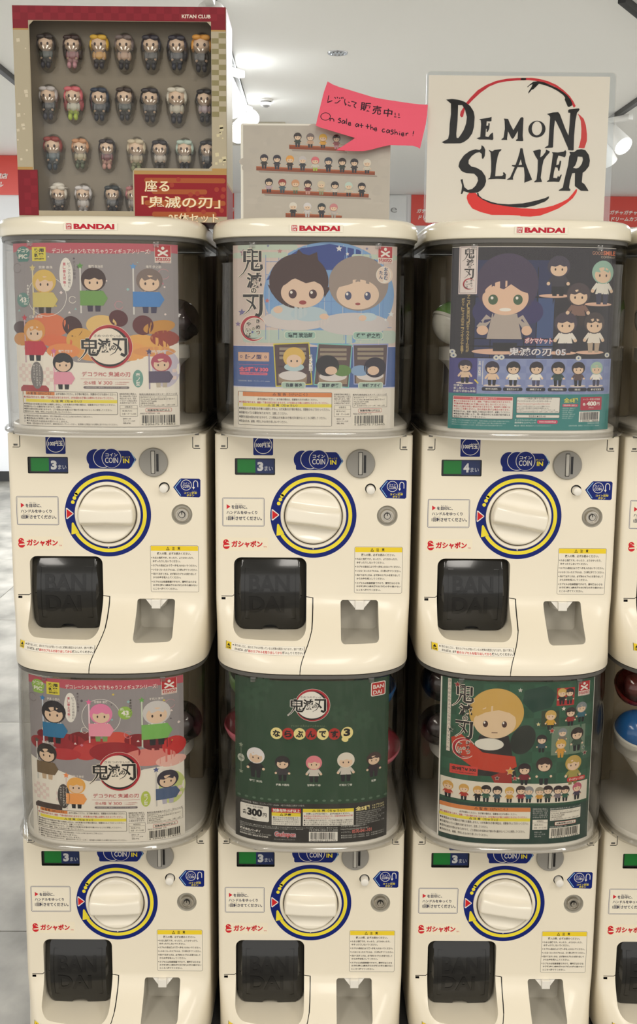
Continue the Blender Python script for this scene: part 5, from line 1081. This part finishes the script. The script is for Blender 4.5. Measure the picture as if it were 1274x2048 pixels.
# laminated photo print of little figures on wooden shelves
LAM = lambda u, v: (-.101+(u-98)/(970-98)*.2046, WZ+.5475-(v-390)/(945-390)*.1255)
ph = thing('photo_print', 'laminated photo print of tiny figures on wooden shelves, on the middle lid', 'photo print', (0, .004, LT))
def shift(fm): return lambda u, v: (fm(u, v)[0], fm(u, v)[1]-LT)
a = Art(shift(LAM)); a.rect(98, 392, 970, 948, (190, 182, 172), 1)
for k in range(60): x, y = random.uniform(110, 940), random.uniform(400, 930); a.ell(x, y, random.uniform(10, 40), random.uniform(8, 26), random.choice(((193, 185, 175), (187, 179, 170))), 1.5+.01*k, 12)
for x0, y0, x1, y1 in ((370, 505, 700, 519), (175, 634, 880, 659), (208, 772, 845, 794), (350, 912, 686, 926)):
    a.poly([(x0, y0), (x1, y1), (x1, y1+22), (x0, y0+25)], (142, 70, 40), 4); a.poly([(x0, y0), (x1, y1), (x1-4, y1+7), (x0+4, y0+7)], (176, 96, 56), 5); a.poly([(x0+12, y0+27), (x1+10, y1+24), (x1+16, y1+34), (x0+20, y0+38)], (160, 150, 142), 3)
def row(xs, y0, y1, sl, cols):
    for i, x in enumerate(xs): doll(a, x, y0+sl*i, y1+sl*i, cols[i][0], cols[i][1], cols[i][2], 8)
cc = [(HX[k], TP[k], LG[k]) for k in range(25)]
row((420, 495, 570, 650), 434, 518, 3, (cc[0], cc[3], cc[2], cc[1])); row((222, 298, 375, 450, 525, 603, 685, 757, 833), 563, 648, 3, (cc[4], cc[5], cc[6], cc[7], cc[8], cc[9], cc[10], cc[11], cc[12]))
row((250, 330, 408, 482, 562, 643, 725, 803), 706, 790, 3, (cc[13], cc[14], cc[15], cc[16], cc[17], cc[18], cc[19], cc[20])); row((395, 480, 565, 637), 848, 934, 2, (cc[21], cc[22], cc[23], cc[24]))
a.v = [(x, y, max(z, .0008)) for x, y, z in a.v]
a.build('print_sheet', ph, yoff=0)
prism('laminate_sleeve', rrect(-.1050, .1040, 0.0, WZ+.5500-LT, .004), -.0021, -.0018, FILM, ph); prism('backing_sheet', rrect(-.1045, .1035, 0.0, WZ+.5495-LT, .003), .0004, .0010, WHITEP, ph)
# pink speech-bubble notice taped across the two sheets
def BUB(u, v):   # pixels of a 1274 x 849 drawing
    return (.0155+(u-140)/(1192-140)*.1375, WZ+.6025-(v-60)/(780-60)*.0905)
nb = thing('speech_bubble_notice', 'pink paper speech bubble with handwriting, taped to the top corner of the photo print', 'notice', (0.08, -.010, WZ+.55))
SH = lambda u, v: (BUB(u, v)[0]-.08, BUB(u, v)[1]-WZ-.55)
bub = lambda x, z: .004*math.sin(x*42+.6)+.0025*math.sin(z*60)
a = Art(SH); PINK = (228, 96, 116)
edge = [(138, 62), (190, 92), (260, 118), (340, 142), (430, 165), (520, 188), (620, 210), (730, 228), (850, 244), (1000, 268), (1100, 282), (1192, 290), (1186, 400), (1172, 500), (1150, 600), (1130, 690), (1117, 755), (1090, 738), (1040, 722), (960, 718), (800, 714), (700, 738), (600, 768), (520, 784), (420, 787), (230, 783), (300, 740), (375, 690), (432, 650), (330, 622), (180, 578), (60, 540), (18, 520), (40, 420), (70, 290), (100, 170)]
a.poly(edge, PINK, 0)
INKB = (52, 40, 48)
def hand(pts, w=9): a.line(pts, w, INKB, 2)
# レジにて
hand([(152, 205), (146, 240), (140, 276), (190, 258)]); 
for p in ([(212, 222), (226, 236)], [(238, 220), (248, 234)], [(214, 282), (240, 282), (274, 252)], [(262, 226), (268, 240)], [(282, 222), (288, 238)], [(298, 220), (304, 236)]): hand(p)
hand([(322, 238), (318, 268), (330, 304), (342, 290)]); hand([(352, 270), (372, 274)]); hand([(352, 298), (372, 312), (386, 308)]); hand([(388, 262), (418, 268), (444, 276)]); hand([(444, 276), (418, 296), (420, 318), (438, 330)])
a.T('販', 486, 266, 598, 360, INKB, .02, 2, rot=.10); a.T('売', 612, 296, 706, 392, INKB, .02, 2, rot=.10); a.T('中', 732, 326, 824, 412, INKB, .02, 2, rot=.10)
for x, y in ((852, 368), (892, 374)): hand([(x, y), (x+2, y+30)]); hand([(x-10, y+44), (x+14, y+46)])
a.arc(120, 425, 46, 54, 0, 360, INKB, 2, 30, .78)
hand([(166, 440), (168, 474)]); hand([(168, 452), (190, 446), (206, 456), (208, 480)])
def cur(lst, ox, oy, s=1.0):
    for p in lst: hand([(ox+x*s, oy+y*s) for x, y in p], 9)
S_ = [[(30, -20), (12, -26), (2, -14), (26, 0), (28, 12), (10, 22), (-2, 16)]]; A_ = [[(30, -14), (14, -18), (0, 0), (8, 16), (28, 4), (32, -14), (32, 18)]]; Lh = [[(2, -44), (0, 16)]]; E_ = [[(2, 0), (26, 2), (22, -16), (6, -14), (0, 6), (12, 18), (30, 14)]]
T_ = [[(14, -34), (14, 16)], [(-6, -10), (34, -8)]]; H_ = [[(0, -40), (0, 16)], [(0, -2), (16, -12), (26, 0), (26, 18)]]; C_ = [[(30, -16), (12, -18), (0, 0), (10, 16), (32, 12)]]; I_ = [[(2, -10), (2, 16)], [(2, -24), (2, -20)]]; R__ = [[(0, -12), (2, 16)], [(2, 0), (14, -12), (26, -10)]]
for l, x, y in ((S_, 252, 470), (A_, 290, 484), (Lh, 340, 490), (E_, 358, 502), (A_, 434, 514), (T_, 484, 524), (T_, 548, 530), (H_, 596, 540), (E_, 634, 550), (C_, 716, 562), (A_, 762, 570), (S_, 808, 578), (H_, 852, 586), (I_, 900, 594), (E_, 920, 600), (R__, 968, 600)): cur(l, x, y, 1.0)
hand([(1048, 568), (1042, 602)]); hand([(1040, 614), (1042, 618)], 9)
a.build('notice_paper', nb, surf=bub, m=MARKER, cuts=[-.09+.006*k for k in range(32)], zcuts=[-.05+.01*k for k in range(12)])
bm = bmesh.new(); f = bm.faces.new([bm.verts.new((SH(u, v)[0], .0006, SH(u, v)[1])) for u, v in edge]); bmesh.ops.triangulate(bm, faces=[f])
for k in range(32): bmesh.ops.bisect_plane(bm, geom=bm.verts[:]+bm.edges[:]+bm.faces[:], plane_co=(-.09+.006*k, 0, 0), plane_no=(1, 0, 0))
for k in range(12): bmesh.ops.bisect_plane(bm, geom=bm.verts[:]+bm.edges[:]+bm.faces[:], plane_co=(0, 0, -.05+.01*k), plane_no=(0, 0, 1))
for v in bm.verts: v.co.y = bub(v.co.x, v.co.z)+.0003
bmobj('notice_back', bm, mat('pink_paper', PINK, .7), nb)
box('tape', -.050, -.030, -.002, -.0016+.006, -.030, -.018, FILM, nb)
# hand-lettered sign
sg = thing('lettered_sign', 'laminated white sign with black hand lettering and a red brushed ring, on the third lid', 'sign', (.285, -.004, LT))
def SG(u, v): return (.1546+(u-858)/(1216-858)*.2475-.285, WZ+.6135-(v-153)/(445-153)*.1945-LT)
a = Art(SG, eps=.00012); a.rect(857, 153, 1217, 452, (232, 226, 216), 0)
def zp(ox, oy, pts): return [(ox+x/7.0778, oy+y/7.0778) for x, y in pts]
A1 = lambda p: zp(870, 150, p); B1 = lambda p: zp(1040, 150, p); C1 = lambda p: zp(900, 270, p); D1 = lambda p: zp(1040, 270, p)
KR = (204, 44, 50); KB = (14, 13, 13); KR2 = (226, 48, 42)
a.poly(A1([(360, 580), (368, 530), (400, 475), (440, 405), (500, 330), (600, 225), (720, 150), (850, 95), (1000, 62), (1150, 50), (1274, 48), (1274, 80), (1150, 84), (1000, 98), (880, 122), (760, 172), (640, 260), (540, 355), (470, 430), (425, 505), (412, 560), (405, 596), (380, 606)]), (196, 44, 56), 1)
a.poly(B1([(-2, 50), (150, 46), (260, 60), (380, 90), (500, 140), (600, 210), (690, 290), (750, 370), (785, 435), (760, 458), (742, 430), (720, 365), (640, 290), (560, 215), (460, 160), (340, 112), (200, 88), (100, 78), (-2, 80)]), (206, 52, 60), 1)
a.poly(B1([(175, 100), (240, 92), (330, 108), (430, 150), (520, 190), (600, 240), (660, 285), (710, 345), (735, 395), (735, 425), (690, 450), (670, 440), (640, 375), (625, 345), (632, 320), (600, 280), (520, 225), (430, 180), (340, 148), (255, 128), (220, 165), (180, 205), (155, 212), (130, 245), (110, 268), (112, 240), (150, 175), (165, 135), (130, 150), (95, 180), (92, 170), (130, 135)]), KB, 2)
a.poly(B1([(815, 538), (850, 560), (905, 610), (940, 700), (962, 830), (965, 920), (935, 1025), (905, 1028), (848, 1022), (862, 980), (880, 880), (880, 760), (865, 640), (840, 580)]), (206, 60, 58), 1)
# D with its counter, E M O N
def ringpoly(o, i, col, L):
    """outer polygon with a hole"""
    cu = bpy.data.curves.new('t', 'CURVE'); cu.dimensions = '2D'; cu.fill_mode = 'BOTH'
    for pts in (o, i):
        s = cu.splines.new('POLY'); s.points.add(len(pts)-1); s.use_cyclic_u = True
        for k, (x, y) in enumerate(pts): s.points[k].co = (x, y, 0, 1)
    t = bpy.data.objects.new('t', cu); me = bpy.data.meshes.new_from_object(t)
    a.raw([(v.co.x, v.co.y) for v in me.vertices], [tuple(p.vertices) for p in me.polygons], col, L)
    bpy.data.objects.remove(t); bpy.data.curves.remove(cu); bpy.data.meshes.remove(me)
ringpoly(A1([(160, 360), (245, 350), (340, 362), (420, 388), (500, 445), (550, 520), (568, 600), (562, 740), (540, 830), (490, 905), (430, 950), (380, 972), (150, 976), (112, 958), (200, 910), (215, 840), (218, 700), (232, 560), (228, 415)]), A1([(330, 435), (388, 436), (430, 500), (458, 600), (450, 690), (420, 780), (380, 850), (345, 898), (320, 892), (315, 840), (328, 650)]), KB, 3)
a.poly(A1([(632, 630), (770, 608), (808, 595), (806, 655), (790, 660), (740, 658), (736, 720), (762, 720), (764, 680), (784, 690), (780, 760), (760, 805), (742, 810), (744, 770), (732, 760), (728, 870), (770, 880), (800, 835), (832, 815), (842, 905), (830, 922), (780, 915), (640, 915), (602, 898), (655, 880), (662, 700), (655, 645)]), KB, 3)
a.poly(A1([(980, 618), (1040, 622), (1070, 690), (1120, 780), (1170, 690), (1215, 605), (1240, 594), (1258, 610), (1255, 860), (1266, 925), (1258, 934), (1165, 932), (1160, 918), (1185, 900), (1185, 790), (1130, 890), (1110, 902), (1090, 880), (1045, 795), (1035, 905), (1040, 918), (960, 918), (955, 910), (985, 885), (1000, 760), (992, 650)]), KB, 3)
el = lambda cx, cy, rx, ry, n=24: [(cx+rx*math.cos(2*PI*k/n), cy+ry*math.sin(2*PI*k/n)) for k in range(n)]
ringpoly(B1(el(250, 762, 122, 118)), B1(el(250, 752, 72, 98)), KB, 3)
a.poly(B1([(382, 548), (470, 526), (540, 520), (565, 548), (600, 630), (650, 750), (700, 850), (708, 700), (712, 530), (682, 528), (680, 490), (700, 480), (830, 466), (842, 480), (825, 510), (808, 525), (790, 640), (780, 850), (782, 1055), (765, 1060), (705, 1055), (700, 1025), (650, 920), (590, 790), (520, 660), (500, 632), (490, 760), (488, 1010), (480, 1022), (372, 1030), (376, 1018), (420, 990), (425, 800), (430, 590), (415, 568)]), KB, 3)
a.poly(C1([(465, 145), (500, 170), (520, 215), (515, 300), (492, 342), (475, 330), (470, 270), (440, 245), (390, 255), (330, 300), (288, 360), (288, 410), (330, 450), (400, 465), (480, 510), (535, 590), (545, 660), (525, 730), (480, 785), (430, 820), (330, 828), (270, 815), (228, 800), (210, 842), (190, 842), (200, 780), (205, 720), (180, 640), (208, 628), (220, 680), (238, 745), (290, 785), (350, 770), (400, 720), (430, 650), (420, 600), (370, 550), (260, 545), (190, 515), (145, 450), (160, 380), (220, 290), (300, 230), (380, 205), (440, 215), (462, 190)]), KB, 3)
a.poly(C1([(565, 212), (620, 232), (650, 212), (745, 200), (750, 212), (720, 240), (700, 300), (680, 420), (672, 585), (770, 580), (790, 560), (780, 535), (795, 525), (825, 560), (820, 625), (700, 622), (565, 630), (600, 605), (612, 520), (608, 380), (595, 250)]), KB, 3)
ringpoly(C1([(1015, 185), (1048, 185), (1060, 240), (1100, 400), (1150, 520), (1200, 630), (1090, 675), (1090, 560), (1075, 455), (985, 452), (950, 530), (925, 600), (930, 632), (840, 636), (842, 628), (885, 600), (925, 500), (945, 450), (905, 438), (905, 425), (955, 422), (985, 330), (1008, 240)]), C1([(1028, 340), (1048, 418), (1000, 425)]), KB, 3)
a.poly(D1([(205, 222), (300, 198), (318, 208), (312, 310), (345, 290), (385, 235), (390, 200), (445, 225), (440, 245), (400, 290), (362, 350), (345, 440), (330, 600), (350, 655), (345, 662), (240, 668), (240, 655), (270, 630), (282, 500), (280, 352), (240, 290)]), KB, 3)
a.poly(D1([(475, 236), (560, 240), (640, 228), (665, 205), (680, 230), (672, 290), (655, 310), (640, 300), (570, 285), (550, 350), (545, 420), (580, 410), (592, 355), (612, 360), (610, 400), (590, 505), (575, 500), (565, 455), (530, 450), (515, 520), (508, 600), (560, 608), (575, 570), (590, 590), (620, 548), (628, 560), (610, 620), (595, 660), (520, 655), (420, 660), (420, 650), (450, 630), (465, 520), (480, 380), (490, 262)]), KB, 3)
ringpoly(D1([(722, 230), (790, 232), (830, 200), (890, 190), (950, 205), (1000, 270), (1020, 350), (1010, 430), (960, 500), (925, 525), (918, 660), (960, 690), (1018, 778), (1015, 785), (910, 782), (820, 715), (815, 530), (775, 535), (750, 640), (738, 740), (762, 772), (755, 785), (595, 785), (595, 775), (650, 740), (670, 620), (690, 520), (712, 420), (722, 300), (738, 262)]), D1([(845, 295), (910, 300), (920, 340), (905, 400), (870, 450), (830, 466), (785, 455), (815, 420), (835, 360)]), KB, 3)
a.poly(C1([(280, 860), (310, 822), (400, 826), (430, 860), (500, 920), (620, 970), (760, 1000), (900, 1020), (1060, 1040), (1260, 1048), (1264, 1154), (1120, 1150), (900, 1140), (640, 1140), (480, 1100), (360, 1050), (300, 970), (275, 900)]), KR2, 1)
a.poly(D1([(260, 1052), (400, 1030), (520, 1000), (640, 950), (730, 900), (790, 830), (840, 760), (858, 765), (850, 810), (800, 890), (720, 960), (600, 1040), (460, 1100), (340, 1145), (200, 1160), (60, 1156), (40, 1040), (150, 1045)]), KR2, 1.4)
a.poly(C1([(418, 830), (440, 822), (450, 860), (500, 905), (620, 950), (720, 975), (880, 985), (1080, 970), (1200, 945), (1300, 920), (1400, 890), (1440, 868), (1452, 868), (1445, 900), (1400, 940), (1250, 1000), (1120, 1030), (1000, 1030), (900, 1020), (760, 1000), (620, 975), (500, 920), (430, 870)]), KB, 2.2)
a.v = [(x, y, max(z, .0008)) for x, y, z in a.v]
a.build('sign_paper', sg, m=MARKER, yoff=0)
prism('laminate_sleeve', rrect(-.1340, .1260, 0.0, WZ+.6185-LT, .006), -.0030, -.0026, FILM, sg); prism('sleeve_back', rrect(-.1340, .1260, 0.0, WZ+.6185-LT, .006), .0008, .0012, SLEEVE, sg)
prism('paper_back', rrect(-.1300, .1170, 0.001, WZ+.6130-LT, .001), .0002, .0006, WHITEP, sg)
